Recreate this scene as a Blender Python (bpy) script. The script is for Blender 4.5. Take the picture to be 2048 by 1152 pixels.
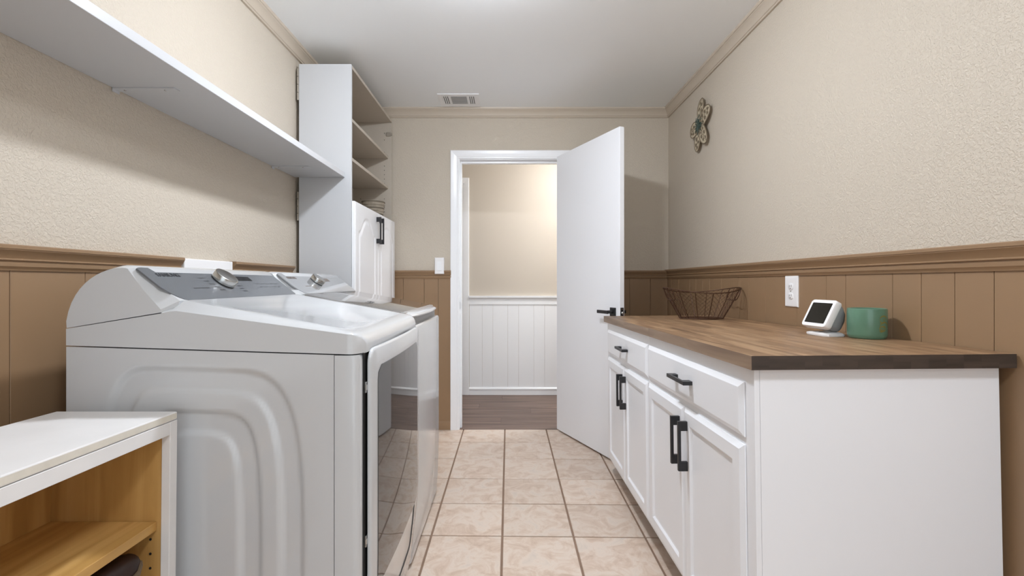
import bpy, bmesh, math, random
from math import sin, cos, pi, radians, exp, log, sqrt
from mathutils import Vector, Matrix, Euler

R = random.Random(7)
SC = bpy.context.scene
COL = SC.collection
for o in list(bpy.data.objects):
    bpy.data.objects.remove(o, do_unlink=True)

# ------------------------------------------------------------------ camera, world, lights, exposure
FPX = 972.0                       # focal length in pixels of the 2048 px wide frame
cam = bpy.data.cameras.new('camera')
cam.sensor_fit = 'HORIZONTAL'; cam.sensor_width = 36.0
cam.lens = FPX / 2048 * 36.0
cam.shift_x = 7 / 2048; cam.shift_y = -11 / 2048
cam.clip_start = 0.02
camo = bpy.data.objects.new('camera', cam); COL.objects.link(camo)
camo.location = (0, 0, 1.10); camo.rotation_euler = (radians(90), 0, 0)
SC.camera = camo

w = bpy.data.worlds.new('world'); SC.world = w; w.use_nodes = True
w.node_tree.nodes['Background'].inputs[0].default_value = (0.86, 0.93, 1.0, 1)
w.node_tree.nodes['Background'].inputs[1].default_value = 0.5

SC.view_settings.view_transform = 'Standard'
SC.view_settings.look = 'None'
SC.view_settings.gamma = 1.0
SC.view_settings.use_curve_mapping = False
SC.view_settings.exposure = 0.37

LAMP = (-0.10, 1.78)              # small flush ceiling lamp over the machines, just above the frame
LAMP_STRENGTH = 390.0
FILL_LAMP_STRENGTH = 52.0  # added fill lamp behind the camera
HALL_STRENGTH = 100.0
# added area light behind the camera, unseen soft fill for camera-facing sides
fill = bpy.data.lights.new('fill_behind_camera', 'AREA'); fill.shape = 'RECTANGLE'
fill.size = 1.7; fill.size_y = 2.0; fill.energy = 9.0; fill.color = (0.86, 0.94, 1.0)
fo = bpy.data.objects.new('fill_behind_camera', fill); COL.objects.link(fo)
fo.location = (0.25, -1.32, 1.15); fo.rotation_euler = (radians(90), 0, 0)
SC.cycles.max_bounces = 14; SC.cycles.diffuse_bounces = 8; SC.cycles.glossy_bounces = 6

# ------------------------------------------------------------------ helpers
def lin(c):
    return tuple(((v / 255 / 12.92) if v / 255 <= 0.04045 else ((v / 255 + 0.055) / 1.055) ** 2.4) for v in c) + (1.0,)

def mat(name, rgb, rough=0.5, metal=0.0, spec=0.5, coat=0.0, noise=0.0, nscale=8.0, bump=0.0, bscale=60.0, emit=0.0, rand=0.0, trans=0.0, bdist=0.002):
    m = bpy.data.materials.new(name); m.use_nodes = True
    nt = m.node_tree; N = nt.nodes; L = nt.links
    b = N['Principled BSDF']
    base = lin(rgb)
    b.inputs['Base Color'].default_value = base
    b.inputs['Roughness'].default_value = rough
    b.inputs['Metallic'].default_value = metal
    b.inputs['Specular IOR Level'].default_value = spec
    b.inputs['Coat Weight'].default_value = coat
    b.inputs['Coat Roughness'].default_value = 0.08
    b.inputs['Transmission Weight'].default_value = trans
    tc = N.new('ShaderNodeTexCoord')
    out = None
    if noise:
        n = N.new('ShaderNodeTexNoise'); n.inputs['Scale'].default_value = nscale; n.inputs['Detail'].default_value = 5
        L.new(tc.outputs['Object'], n.inputs['Vector'])
        r = N.new('ShaderNodeMapRange'); r.inputs[1].default_value = 0.25; r.inputs[2].default_value = 0.75
        r.inputs[3].default_value = 1 - noise; r.inputs[4].default_value = 1 + noise
        L.new(n.outputs['Fac'], r.inputs[0])
        h = N.new('ShaderNodeHueSaturation'); h.inputs['Color'].default_value = base
        L.new(r.outputs[0], h.inputs['Value']); out = h.outputs[0]
    if rand:
        oi = N.new('ShaderNodeObjectInfo')
        r = N.new('ShaderNodeMapRange'); r.inputs[3].default_value = 1 - rand; r.inputs[4].default_value = 1 + rand
        L.new(oi.outputs['Random'], r.inputs[0])
        h = N.new('ShaderNodeHueSaturation'); h.inputs['Color'].default_value = base
        if out: L.new(out, h.inputs['Color'])
        L.new(r.outputs[0], h.inputs['Value']); out = h.outputs[0]
    if out: L.new(out, b.inputs['Base Color'])
    if bump:
        n = N.new('ShaderNodeTexNoise'); n.inputs['Scale'].default_value = bscale; n.inputs['Detail'].default_value = 3
        L.new(tc.outputs['Object'], n.inputs['Vector'])
        bp = N.new('ShaderNodeBump'); bp.inputs['Strength'].default_value = bump; bp.inputs['Distance'].default_value = bdist
        L.new(n.outputs['Fac'], bp.inputs['Height']); L.new(bp.outputs[0], b.inputs['Normal'])
    if emit:
        b.inputs['Emission Color'].default_value = base; b.inputs['Emission Strength'].default_value = emit
    return m

def ramp(N, stops):
    r = N.new('ShaderNodeValToRGB'); e = r.color_ramp.elements
    while len(e) < len(stops): e.new(0.5)
    for i, (p, c) in enumerate(stops):
        e[i].position = p; e[i].color = lin(c)
    return r

def wall_mat(name, rgb):
    """knockdown-textured painted plaster"""
    m = mat(name, rgb, rough=0.55, spec=0.35)
    nt = m.node_tree; N = nt.nodes; L = nt.links; b = N['Principled BSDF']
    tc = N.new('ShaderNodeTexCoord')
    n1 = N.new('ShaderNodeTexNoise'); n1.inputs['Scale'].default_value = 120; n1.inputs['Detail'].default_value = 2.5; n1.inputs['Distortion'].default_value = 0.8
    L.new(tc.outputs['Object'], n1.inputs['Vector'])
    rp = N.new('ShaderNodeMapRange'); rp.interpolation_type = 'SMOOTHSTEP'
    rp.inputs[1].default_value = 0.40; rp.inputs[2].default_value = 0.62
    L.new(n1.outputs['Fac'], rp.inputs[0])
    bp = N.new('ShaderNodeBump'); bp.inputs['Strength'].default_value = 0.45; bp.inputs['Distance'].default_value = 0.0028
    L.new(rp.outputs[0], bp.inputs['Height']); L.new(bp.outputs[0], b.inputs['Normal'])
    return m

def wood_mat(name, stops, axis='Y', scale=1.0, rough=0.4, grain=26.0, rand=0.14, spec=0.5, dist=0.9):
    """stretched-noise grain along one axis, offset and tinted per piece"""
    m = mat(name, (128, 128, 128), rough=rough, spec=spec)
    nt = m.node_tree; N = nt.nodes; L = nt.links; b = N['Principled BSDF']
    tc = N.new('ShaderNodeTexCoord'); oi = N.new('ShaderNodeObjectInfo')
    mp = N.new('ShaderNodeMapping')
    s = [grain, grain, grain]; s['XYZ'.index(axis)] = grain * 0.07
    mp.inputs['Scale'].default_value = [v * scale for v in s]
    L.new(tc.outputs['Object'], mp.inputs['Vector'])
    off = N.new('ShaderNodeMath'); off.operation = 'MULTIPLY'; off.inputs[1].default_value = 57.0
    L.new(oi.outputs['Random'], off.inputs[0])
    cb = N.new('ShaderNodeCombineXYZ')
    for i in range(3): L.new(off.outputs[0], cb.inputs[i])
    L.new(cb.outputs[0], mp.inputs['Location'])
    n = N.new('ShaderNodeTexNoise'); n.inputs['Scale'].default_value = 1.0; n.inputs['Detail'].default_value = 6; n.inputs['Distortion'].default_value = dist
    L.new(mp.outputs[0], n.inputs['Vector'])
    r = ramp(N, stops); L.new(n.outputs['Fac'], r.inputs[0])
    h = N.new('ShaderNodeHueSaturation'); L.new(r.outputs[0], h.inputs['Color'])
    mr = N.new('ShaderNodeMapRange'); mr.inputs[3].default_value = 1 - rand; mr.inputs[4].default_value = 1 + rand
    L.new(oi.outputs['Random'], mr.inputs[0]); L.new(mr.outputs[0], h.inputs['Value'])
    L.new(h.outputs[0], b.inputs['Base Color'])
    return m

def tile_mat():
    m = mat('tile_glaze', (190, 170, 150), rough=0.32, spec=0.4)
    nt = m.node_tree; N = nt.nodes; L = nt.links; b = N['Principled BSDF']
    geo = N.new('ShaderNodeNewGeometry'); oi = N.new('ShaderNodeObjectInfo')
    mul = N.new('ShaderNodeVectorMath'); mul.operation = 'SCALE'; mul.inputs['Scale'].default_value = 31.0
    cb = N.new('ShaderNodeCombineXYZ')
    for i in range(3): L.new(oi.outputs['Random'], cb.inputs[i])
    L.new(cb.outputs[0], mul.inputs[0])
    add = N.new('ShaderNodeVectorMath'); L.new(geo.outputs['Position'], add.inputs[0]); L.new(mul.outputs[0], add.inputs[1])
    n = N.new('ShaderNodeTexNoise'); n.inputs['Scale'].default_value = 11.0; n.inputs['Detail'].default_value = 9; n.inputs['Roughness'].default_value = 0.68; n.inputs['Distortion'].default_value = 0.9
    L.new(add.outputs[0], n.inputs['Vector'])
    r = ramp(N, [(0.30, (188, 164, 144)), (0.46, (207, 186, 168)), (0.56, (216, 200, 185)), (0.70, (205, 191, 178))])
    L.new(n.outputs['Fac'], r.inputs[0])
    h = N.new('ShaderNodeHueSaturation'); L.new(r.outputs[0], h.inputs['Color'])
    mr = N.new('ShaderNodeMapRange'); mr.inputs[3].default_value = 0.95; mr.inputs[4].default_value = 1.05
    L.new(oi.outputs['Random'], mr.inputs[0]); L.new(mr.outputs[0], h.inputs['Value'])
    L.new(h.outputs[0], b.inputs['Base Color'])
    bp = N.new('ShaderNodeBump'); bp.inputs['Strength'].default_value = 0.25; bp.inputs['Distance'].default_value = 0.002
    L.new(n.outputs['Fac'], bp.inputs['Height']); L.new(bp.outputs[0], b.inputs['Normal'])
    return m

M = dict(
    wall=wall_mat('beige_plaster', (202, 192, 177)),
    wall_hall=mat('hall_paint', (200, 191, 178), rough=0.6),
    ceil=mat('ceiling_paint', (247, 251, 254), rough=0.8, spec=0.2, bump=0.08, bscale=180),
    tan=mat('tan_wood_paint', (147, 119, 90), rough=0.42, bump=0.06, bscale=90, noise=0.03, nscale=5),
    crown=mat('beige_trim_paint', (196, 184, 168), rough=0.4),
    white=mat('white_paint', (243, 245, 249), rough=0.32, bump=0.03, bscale=120),
    white_trim=mat('white_trim_paint', (243, 245, 248), rough=0.28),
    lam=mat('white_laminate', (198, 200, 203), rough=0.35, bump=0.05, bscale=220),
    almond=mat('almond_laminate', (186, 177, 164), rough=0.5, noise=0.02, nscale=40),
    enamel=mat('white_enamel', (200, 202, 204), rough=0.15, coat=0.3),
    plastic=mat('white_plastic', (240, 240, 241), rough=0.3),
    grout=mat('grout', (138, 114, 96), rough=0.9, noise=0.1, nscale=20),
    tile=tile_mat(),
    black=mat('black_metal', (44, 44, 46), rough=0.38, metal=0.3),
    dark=mat('dark_gap', (18, 18, 18), rough=0.7),
    steel=mat('brushed_steel', (190, 190, 188), rough=0.22, metal=1.0),
    hinge=mat('old_hinge_metal', (165, 158, 146), rough=0.45, metal=0.4),
    panel=mat('grey_console', (104, 107, 111), rough=0.22, spec=0.5, coat=0.15),
    print_=mat('console_print', (38, 40, 44), rough=0.5),
    disp=mat('display_glass', (38, 38, 40), rough=0.1),
    doorglass=mat('dark_door_glass', (58, 57, 57), rough=0.03, spec=0.75),
    lidglass=mat('tinted_lid_glass', (120, 118, 116), rough=0.04, spec=1.0, coat=1.0),
    maple=wood_mat('maple_veneer', [(0.3, (176, 134, 74)), (0.5, (196, 154, 92)), (0.7, (208, 168, 108))], axis='Z', grain=22, rand=0.03, rough=0.42),
    maple_y=wood_mat('maple_veneer_long', [(0.3, (176, 134, 72)), (0.5, (196, 154, 90)), (0.7, (208, 168, 104))], axis='Y', grain=30, rand=0.03, rough=0.4),
    stave=wood_mat('stained_butcher_block', [(0.28, (102, 76, 53)), (0.48, (140, 109, 80)), (0.66, (165, 134, 102))], axis='Y', grain=34, rand=0.15, rough=0.42),
    edge=wood_mat('stained_end_grain', [(0.3, (50, 42, 37)), (0.6, (72, 61, 54))], axis='X', grain=40, rand=0.0, rough=0.5),
    edge_f=wood_mat('stained_front_edge', [(0.3, (122, 100, 82)), (0.6, (158, 134, 111))], axis='Y', grain=30, rand=0.08, rough=0.45),
    hallwood=wood_mat('hall_vinyl_plank', [(0.28, (84, 63, 54)), (0.5, (112, 90, 78)), (0.7, (134, 111, 98))], axis='X', grain=22, rand=0.10, rough=0.4),
    worn=mat('worn_white_board', (226, 225, 224), rough=0.45, noise=0.03, nscale=12),
    worn_edge=mat('worn_cream_edge', (214, 209, 197), rough=0.55, noise=0.08, nscale=30),
    bronze=mat('rusty_wire', (84, 58, 42), rough=0.55, metal=0.5),
    flower=mat('cream_metal', (196, 184, 160), rough=0.55, noise=0.12, nscale=50),
    flower_d=mat('antique_scroll', (124, 110, 90), rough=0.6),
    teal=mat('patina_teal', (64, 82, 74), rough=0.6),
    jade=mat('jade_ceramic', (92, 130, 108), rough=0.3, noise=0.12, nscale=14, coat=0.3),
    jade_in=mat('jade_ceramic_inside', (70, 98, 82), rough=0.5),
    gold=mat('worn_gold', (132, 124, 62), rough=0.5, metal=0.1),
    fabric=mat('grey_fabric', (150, 152, 154), rough=0.9, bump=0.3, bscale=900),
    screen=mat('black_screen', (22, 22, 20), rough=0.08),
    leather=mat('dark_brown_leather', (42, 22, 15), rough=0.45, noise=0.15, nscale=30),
    sole=mat('pale_sole', (112, 94, 72), rough=0.7),
    cloth=mat('pale_lining', (214, 210, 198), rough=0.9),
    wicker=mat('striped_weave', (150, 140, 124), rough=0.7, noise=0.2, nscale=40),
    wicker_d=mat('dark_weave', (104, 95, 82), rough=0.75),
    bulb=mat('lit_diffuser', (240, 246, 255), emit=LAMP_STRENGTH),
    fill_bulb=mat('fill_lamp_diffuser', (240, 246, 255), emit=FILL_LAMP_STRENGTH),
    hallbulb=mat('lit_hall_diffuser', (246, 247, 250), emit=HALL_STRENGTH),
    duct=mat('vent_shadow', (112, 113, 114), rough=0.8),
    louver=mat('grey_louver', (182, 184, 186), rough=0.6),
)

ORIGIN = {}
def orig(o):
    return ORIGIN.get(o.name, Vector((0, 0, 0)))

def link(name, me, m, parent=None, smooth=False):
    """world-space mesh -> object (child coordinates are relative to the root's base point)"""
    off = orig(parent) if parent else Vector((0, 0, 0))
    if off.length: me.transform(Matrix.Translation(-off))
    for mm in (m if isinstance(m, (list, tuple)) else [m]): me.materials.append(mm)
    if smooth:
        me.polygons.foreach_set('use_smooth', [True] * len(me.polygons))
        try: me.set_sharp_from_angle(angle=radians(smooth if smooth is not True else 40))
        except Exception: pass
    o = bpy.data.objects.new(name, me); COL.objects.link(o)
    if parent:
        o.parent = parent; ORIGIN[o.name] = off
    return o

def thing(name, label, cat, loc, group=None):
    o = bpy.data.objects.new(name, None); COL.objects.link(o); o.empty_display_size = 0.05
    o.location = loc; ORIGIN[o.name] = Vector(loc)
    o['label'] = label; o['category'] = cat
    if group: o['group'] = group
    return o

def tag(o, label, cat=None, group=None):
    o['label'] = label
    if cat: o['category'] = cat
    if group: o['group'] = group
    return o

def struct(o):
    o['kind'] = 'structure'; return o

class MB:
    def __init__(s): s.bm = bmesh.new()
    def face(s, pts, mi=0):
        f = s.bm.faces.new([s.bm.verts.new(p) for p in pts]); f.material_index = mi; return f
    def box(s, x0, x1, y0, y1, z0, z1, bev=0.0, mi=0, mis=None, seg=2):
        b = bmesh.new()
        v = [b.verts.new((x, y, z)) for x in (x0, x1) for y in (y0, y1) for z in (z0, z1)]
        for k, idx in enumerate(((0, 1, 3, 2), (4, 6, 7, 5), (0, 4, 5, 1), (2, 3, 7, 6), (0, 2, 6, 4), (1, 5, 7, 3))):
            f = b.faces.new([v[i] for i in idx]); f.material_index = mis[k] if mis else mi   # -x +x -y +y -z +z
        if bev: bmesh.ops.bevel(b, geom=b.edges[:], offset=bev, segments=seg, profile=0.5, affect='EDGES')
        s.add(b); return s
    def add(s, b, M_=None):
        if M_ is not None: bmesh.ops.transform(b, matrix=M_, verts=b.verts)
        me = bpy.data.meshes.new('t'); b.to_mesh(me); b.free(); s.bm.from_mesh(me); bpy.data.meshes.remove(me)
    def prism(s, prof, a0, a1, axis='Y', bev=0.0, mi=0, seg=2):
        """closed 2D profile extruded along an axis; profile is (x,z) for Y, (y,z) for X, (x,y) for Z"""
        b = bmesh.new()
        def P(p, a):
            return {'Y': (p[0], a, p[1]), 'X': (a, p[0], p[1]), 'Z': (p[0], p[1], a)}[axis]
        A = [b.verts.new(P(p, a0)) for p in prof]; B = [b.verts.new(P(p, a1)) for p in prof]
        n = len(prof)
        b.faces.new(A); b.faces.new(B[::-1])
        for i in range(n): b.faces.new((A[i], B[i], B[(i + 1) % n], A[(i + 1) % n]))
        for f in b.faces: f.material_index = mi
        bmesh.ops.recalc_face_normals(b, faces=b.faces)
        if bev: bmesh.ops.bevel(b, geom=b.edges[:], offset=bev, segments=seg, profile=0.5, affect='EDGES')
        s.add(b); return s
    def loft(s, rings, closed=True, caps=True, mi=0):
        b = bmesh.new(); V = [[b.verts.new(p) for p in r] for r in rings]
        n = len(rings[0]); m = n if closed else n - 1
        for i in range(len(V) - 1):
            for j in range(m):
                try: b.faces.new((V[i][j], V[i][(j + 1) % n], V[i + 1][(j + 1) % n], V[i + 1][j]))
                except ValueError: pass
        if caps and closed: b.faces.new(V[0][::-1]); b.faces.new(V[-1])
        for f in b.faces: f.material_index = mi
        bmesh.ops.recalc_face_normals(b, faces=b.faces)
        s.add(b); return s
    def grid(s, rows, mi=0):
        b = bmesh.new(); V = [[b.verts.new(p) for p in r] for r in rows]
        for i in range(len(V) - 1):
            for j in range(len(V[0]) - 1):
                b.faces.new((V[i][j], V[i][j + 1], V[i + 1][j + 1], V[i + 1][j])).material_index = mi
        s.add(b); return s
    def tube(s, pts, r, n=6, cyc=False, mi=0):
        P = [Vector(p) for p in pts]; rings = []; N = len(P); up = None
        for i, p in enumerate(P):
            a = P[(i - 1) % N] if (cyc or i > 0) else p
            c = P[(i + 1) % N] if (cyc or i < N - 1) else p
            t = (c - a).normalized()
            if up is None:
                up = Vector((0, 0, 1)) if abs(t.z) < 0.9 else Vector((1, 0, 0))
            u = (up - t * up.dot(t)).normalized(); up = u; v = t.cross(u)
            rr = r[i] if isinstance(r, (list, tuple)) else r
            rings.append([p + (u * cos(2 * pi * k / n) + v * sin(2 * pi * k / n)) * rr for k in range(n)])
        if cyc: rings.append(rings[0])
        s.loft(rings, caps=not cyc, mi=mi); return s
    def lathe(s, prof, c, n=32, mi=0, axis=None):
        """prof: (r,h) list about an axis through c"""
        ax = Vector(axis or (0, 0, 1)).normalized(); u = ax.orthogonal().normalized(); v = ax.cross(u); c = Vector(c)
        s.loft([[c + ax * h + (u * cos(2 * pi * k / n) + v * sin(2 * pi * k / n)) * max(r, 1e-5) for k in range(n)] for r, h in prof], mi=mi)
        return s
    def loops(s, O, U, V_, W, w, h, steps, mi=0):
        """nested rectangles: steps = [(inset, depth along W)...]; last one filled"""
        O, U, V_, W = Vector(O), Vector(U), Vector(V_), Vector(W)
        def ring(i, d): return [O + U * a + V_ * b_ + W * d for a, b_ in ((i, i), (w - i, i), (w - i, h - i), (i, h - i))]
        s.loft([ring(i, d) for i, d in steps], mi=mi); return s
    def make(s, name, m, parent=None, smooth=False, merge=True):
        if merge: bmesh.ops.remove_doubles(s.bm, verts=s.bm.verts, dist=1e-6)
        me = bpy.data.meshes.new(name); s.bm.to_mesh(me); s.bm.free()
        return link(name, me, m, parent, smooth)

def box(name, m, parent, *a, bev=0.0, smooth=False, **k):
    return MB().box(*a, bev=bev, **k).make(name, m, parent, smooth)

def sstep(a, b, x):
    t = max(0, min(1, (x - a) / (b - a))); return t * t * (3 - 2 * t)

def text_mesh(s, size):
    c = bpy.data.curves.new('t', 'FONT'); c.body = s; c.size = size; c.align_x = 'LEFT'; c.align_y = 'CENTER'; c.extrude = 0.0004; c.offset = size * 0.022
    o = bpy.data.objects.new('t', c); COL.objects.link(o)
    dg = bpy.context.evaluated_depsgraph_get(); dg.update()
    me = bpy.data.meshes.new_from_object(o.evaluated_get(dg))
    bpy.data.objects.remove(o, do_unlink=True); bpy.data.curves.remove(c)
    return me

# ------------------------------------------------------------------ room numbers
XL, XR, YB, YN, H = -1.17, 1.197, 3.637, -1.25, 2.40
DX0, DX1, DZ = -0.385, 0.42, 2.04                     # rough opening of the hall doorway
WT = 0.12
HY = 4.77                                             # far wall of the hall
HX0, HX1 = -1.6, 1.6

# floor: grout bed + single tiles
fl = struct(box('floor', M['grout'], None, XL - 0.1, XR + 0.1, YN - 0.1, YB + 0.01, -0.12, -0.004))
def clip(poly, k, lim, sgn):
    out = []
    for i in range(len(poly)):
        a, b_ = poly[i], poly[(i + 1) % len(poly)]
        da, db = sgn * (lim - a[k]), sgn * (lim - b_[k])
        if da >= 0: out.append(a)
        if (da >= 0) != (db >= 0):
            t = da / (da - db); out.append((a[0] + (b_[0] - a[0]) * t, a[1] + (b_[1] - a[1]) * t))
    return out
TX0, TP, GW = -0.027, 0.3088, 0.0046
for i in range(-4, 5):
    for j in range(-1, 16):
        x0, x1 = TX0 + i * TP + GW, TX0 + (i + 1) * TP - GW
        y1 = 3.345 + 0.309 - j * 0.309 - GW; y0 = y1 - 0.309 + 2 * GW
        sk = -0.018
        p = [(x0, y0 + sk * x0), (x1, y0 + sk * x1), (x1, y1 + sk * x1), (x0, y1 + sk * x0)]
        for k, lim, sg in ((0, XL + 0.004, -1), (0, XR - 0.004, 1), (1, YN + 0.004, -1), (1, YB + 0.0, 1)):
            p = clip(p, k, lim, sg)
            if len(p) < 3: break
        if len(p) < 3: continue
        cx = sum(q[0] for q in p) / len(p); cy = sum(q[1] for q in p) / len(p)
        if max(q[0] for q in p) - min(q[0] for q in p) < 0.012 or max(q[1] for q in p) - min(q[1] for q in p) < 0.012: continue
        dz = R.uniform(-0.0005, 0.0005)
        def ins(q, d):
            ex, ey = q[0] - cx, q[1] - cy
            return (q[0] - math.copysign(min(d, abs(ex)), ex), q[1] - math.copysign(min(d, abs(ey)), ey))
        MB().loft([[(q[0], q[1], -0.006) for q in p], [(q[0], q[1], -0.0018 + dz) for q in p],
                   [(*ins(q, 0.0018), dz) for q in p]]).make('tile', M['tile'], fl)

# ceiling
struct(box('ceiling', M['ceil'], None, XL - 0.1, XR + 0.1, YN - 0.1, YB + WT, H, H + 0.1))
# walls
wl = struct(box('wall_left', M['wall'], None, XL - 0.1, XL, YN - 0.1, YB, 0, H))
wr = struct(box('wall_right', M['wall'], None, XR, XR + 0.1, YN - 0.1, YB, 0, H))
b = MB()
b.box(XL - 0.1, DX0, YB, YB + WT, 0, H).box(DX1, XR + 0.1, YB, YB + WT, 0, H).box(DX0, DX1, YB, YB + WT, DZ, H)
wb = struct(b.make('wall_back', M['wall'], None, merge=False))
b = MB()
b.box(XL - 0.1, -0.8, YN - 0.1, YN, 0, H).box(1.0, XR + 0.1, YN - 0.1, YN, 0, H).box(-0.8, 1.0, YN - 0.1, YN, 2.15, H)
struct(b.make('wall_near', M['wall'], None, merge=False))

PZ = 1.131                                            # top of the wainscot planks
PT = 0.007
def plank(parent, m, axis, plane, sgn, a0, a1, z0, z1, g=0.0016):
    """one wainscot plank with eased edges; sgn: direction into the room"""
    t = PT
    prof = [(a0 + g * 0.5, 0), (a1 - g * 0.5, 0), (a1 - g * 0.5, t - 0.0012), (a1 - g * 0.5 - 0.0012, t), (a0 + g * 0.5 + 0.0012, t), (a0 + g * 0.5, t - 0.0012)]
    if axis == 'Y': P = lambda a, d, z: (plane + sgn * d, a, z)
    else: P = lambda a, d, z: (a, plane + sgn * d, z)
    return MB().loft([[P(a, d, z) for a, d in prof] for z in (z0, z1)]).make('plank', m, parent)

def cuts_from(seed_list, lo, hi, widths):
    c = sorted(seed_list); i = 0
    while c[0] > lo + 0.06: c.insert(0, c[0] - widths[i % len(widths)]); i += 1
    while c[-1] < hi - 0.06: c.append(c[-1] + widths[i % len(widths)]); i += 1
    c[0] = lo; c[-1] = hi
    return [v for v in c if lo <= v <= hi]
W_ = [0.105, 0.205, 0.155, 0.105, 0.105, 0.205, 0.155]
right = cuts_from([1.297, 1.402, 1.507, 1.716, 1.821, 2.006, 2.25, 2.404, 2.513, 2.72, 2.875, 2.98], YN, YB, W_)
for a0, a1 in zip(right, right[1:]): plank(wr, M['tan'], 'Y', XR, -1, a0, a1, 0.06, PZ)
left = cuts_from([1.134, 1.336], YN, YB, [0.205, 0.155, 0.105, 0.205, 0.105])
for a0, a1 in zip(left, left[1:]): plank(wl, M['tan'], 'Y', XL, 1, a0, a1, 0.06, PZ)
bl = cuts_from([-0.786, -0.63], XL + PT, -0.4285, [0.15, 0.105])
for a0, a1 in zip(bl, bl[1:]): plank(wb, M['tan'], 'X', YB, -1, a0, a1, 0.06, PZ)
br = cuts_from([0.70, 0.905, 1.06], 0.49, XR - PT, [0.105])
for a0, a1 in zip(br, br[1:]): plank(wb, M['tan'], 'X', YB, -1, a0, a1, 0.06, PZ)

def rail(name, m, axis, plane, sgn, a0, a1, z0, hgt, kind):
    if kind == 'chair':
        s = hgt / 0.062
        pr = [(0, 0), (0.011, 0), (0.012, 0.004), (0.017, 0.010), (0.018, 0.019), (0.0135, 0.021), (0.0135, 0.0235), (0.019, 0.025), (0.019, 0.0275), (0.0165, 0.029), (0.0195, 0.036), (0.026, 0.045), (0.029, 0.049), (0.029, 0.051), (0.031, 0.052), (0.031, 0.060), (0.028, 0.062), (0, 0.062)]
        pr = [(d, z * s) for d, z in pr]
    elif kind == 'base':
        pr = [(0, 0), (0.013, 0), (0.013, hgt - 0.016), (0.010, hgt - 0.008), (0.008, hgt), (0, hgt)]
    else:  # crown
        pr = [(0, 0), (0.010, 0), (0.012, 0.006), (0.010, 0.009), (0.014, 0.011), (0.018, 0.026), (0.026, 0.042), (0.034, 0.049), (0.034, 0.053), (0.039, 0.055), (0.041, hgt), (0, hgt)]
    if axis == 'Y': P = lambda a, d, z: (plane + sgn * d, a, z)
    else: P = lambda a, d, z: (a, plane + sgn * d, z)
    return struct(MB().loft([[P(a, d, z0 + z) for d, z in pr] for a in (a0, a1)]).make(name, m, None, smooth=30))

rail('trim_1', M['tan'], 'Y', XR, -1, YN, YB, 1.128, 0.068, 'chair')
rail('trim_2', M['tan'], 'Y', XL, 1, YN, 1.712, 1.128, 0.0600, 'chair')
rail('trim_3', M['tan'], 'Y', XL, 1, 2.035, 2.60, 1.128, 0.0600, 'chair')
rail('trim_4', M['tan'], 'X', YB, -1, XL, -0.4285, 1.128, 0.062, 'chair')
rail('trim_5', M['tan'], 'X', YB, -1, 0.49, XR, 1.128, 0.062, 'chair')
rail('trim_6', M['crown'], 'Y', XR, -1, YN, YB, H - 0.068, 0.068, 'crown')
rail('trim_7', M['crown'], 'Y', XL, 1, YN, YB, H - 0.068, 0.068, 'crown')
rail('trim_8', M['crown'], 'X', YB, -1, XL + 0.001, XR - 0.001, H - 0.0679, 0.068, 'crown')
rail('baseboard_right', M['tan'], 'Y', XR, -1, YN, YB - 0.015, 0, 0.064, 'base')
rail('baseboard_left', M['tan'], 'Y', XL, 1, YN, YB - 0.015, 0, 0.064, 'base')
b1 = rail('baseboard_back', M['tan'], 'X', YB, -1, XL, -0.4285, 0, 0.064, 'base')
rail('baseboard_back', M['tan'], 'X', YB, -1, 0.49, XR, 0, 0.064, 'base')
# folded mitre end of the cut chair rail beside the white box
# ------------------------------------------------------------------ doorway, casing, hall
b = MB()
b.box(DX0, DX0 + 0.02, YB, YB + WT, 0, DZ - 0.02).box(DX1 - 0.02, DX1, YB, YB + WT, 0, DZ - 0.02).box(DX0, DX1, YB, YB + WT, DZ - 0.02, DZ)
b.box(DX0 + 0.02, DX0 + 0.032, YB + 0.04, YB + 0.08, 0, DZ - 0.02, bev=0.002).box(DX1 - 0.032, DX1 - 0.02, YB + 0.04, YB + 0.08, 0, DZ - 0.02, bev=0.002).box(DX0 + 0.032, DX1 - 0.032, YB + 0.04, YB + 0.08, DZ - 0.038, DZ - 0.02, bev=0.002)
jamb = struct(b.make('trim_9', M['white_trim'], None, merge=False))
o = box('strike_plate', M['steel'], jamb, DX0 + 0.0195, DX0 + 0.0212, YB + 0.006, YB + 0.034, 0.90, 0.955, bev=0.0005)

def casing(name, x0, x1, ztop, plane, sgn, wid, z0=0.0):
    """mitred colonial casing around an opening whose reveal edges are x0,x1,ztop"""
    prof = [(0, 0.0), (0, 0.008), (0.006, 0.011), (0.012, 0.011), (0.016, 0.013), (wid * 0.6, 0.016), (wid - 0.005, 0.0175), (wid, 0.015), (wid, 0.0)]
    P = lambda x, d, z: (x, plane + sgn * d, z)
    rings = [[P(x0 - q, d, z0) for q, d in prof], [P(x0 - q, d, ztop + q) for q, d in prof], [P(x1 + q, d, ztop + q) for q, d in prof], [P(x1 + q, d, z0) for q, d in prof]]
    return struct(MB().loft(rings).make(name, M['white_trim'], None))
casing('trim_10', DX0 + 0.014, DX1 - 0.014, DZ - 0.016, YB, -1, 0.062)
casing('trim_11', DX0 + 0.014, DX1 - 0.014, DZ - 0.016, YB + WT, 1, 0.062)

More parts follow.
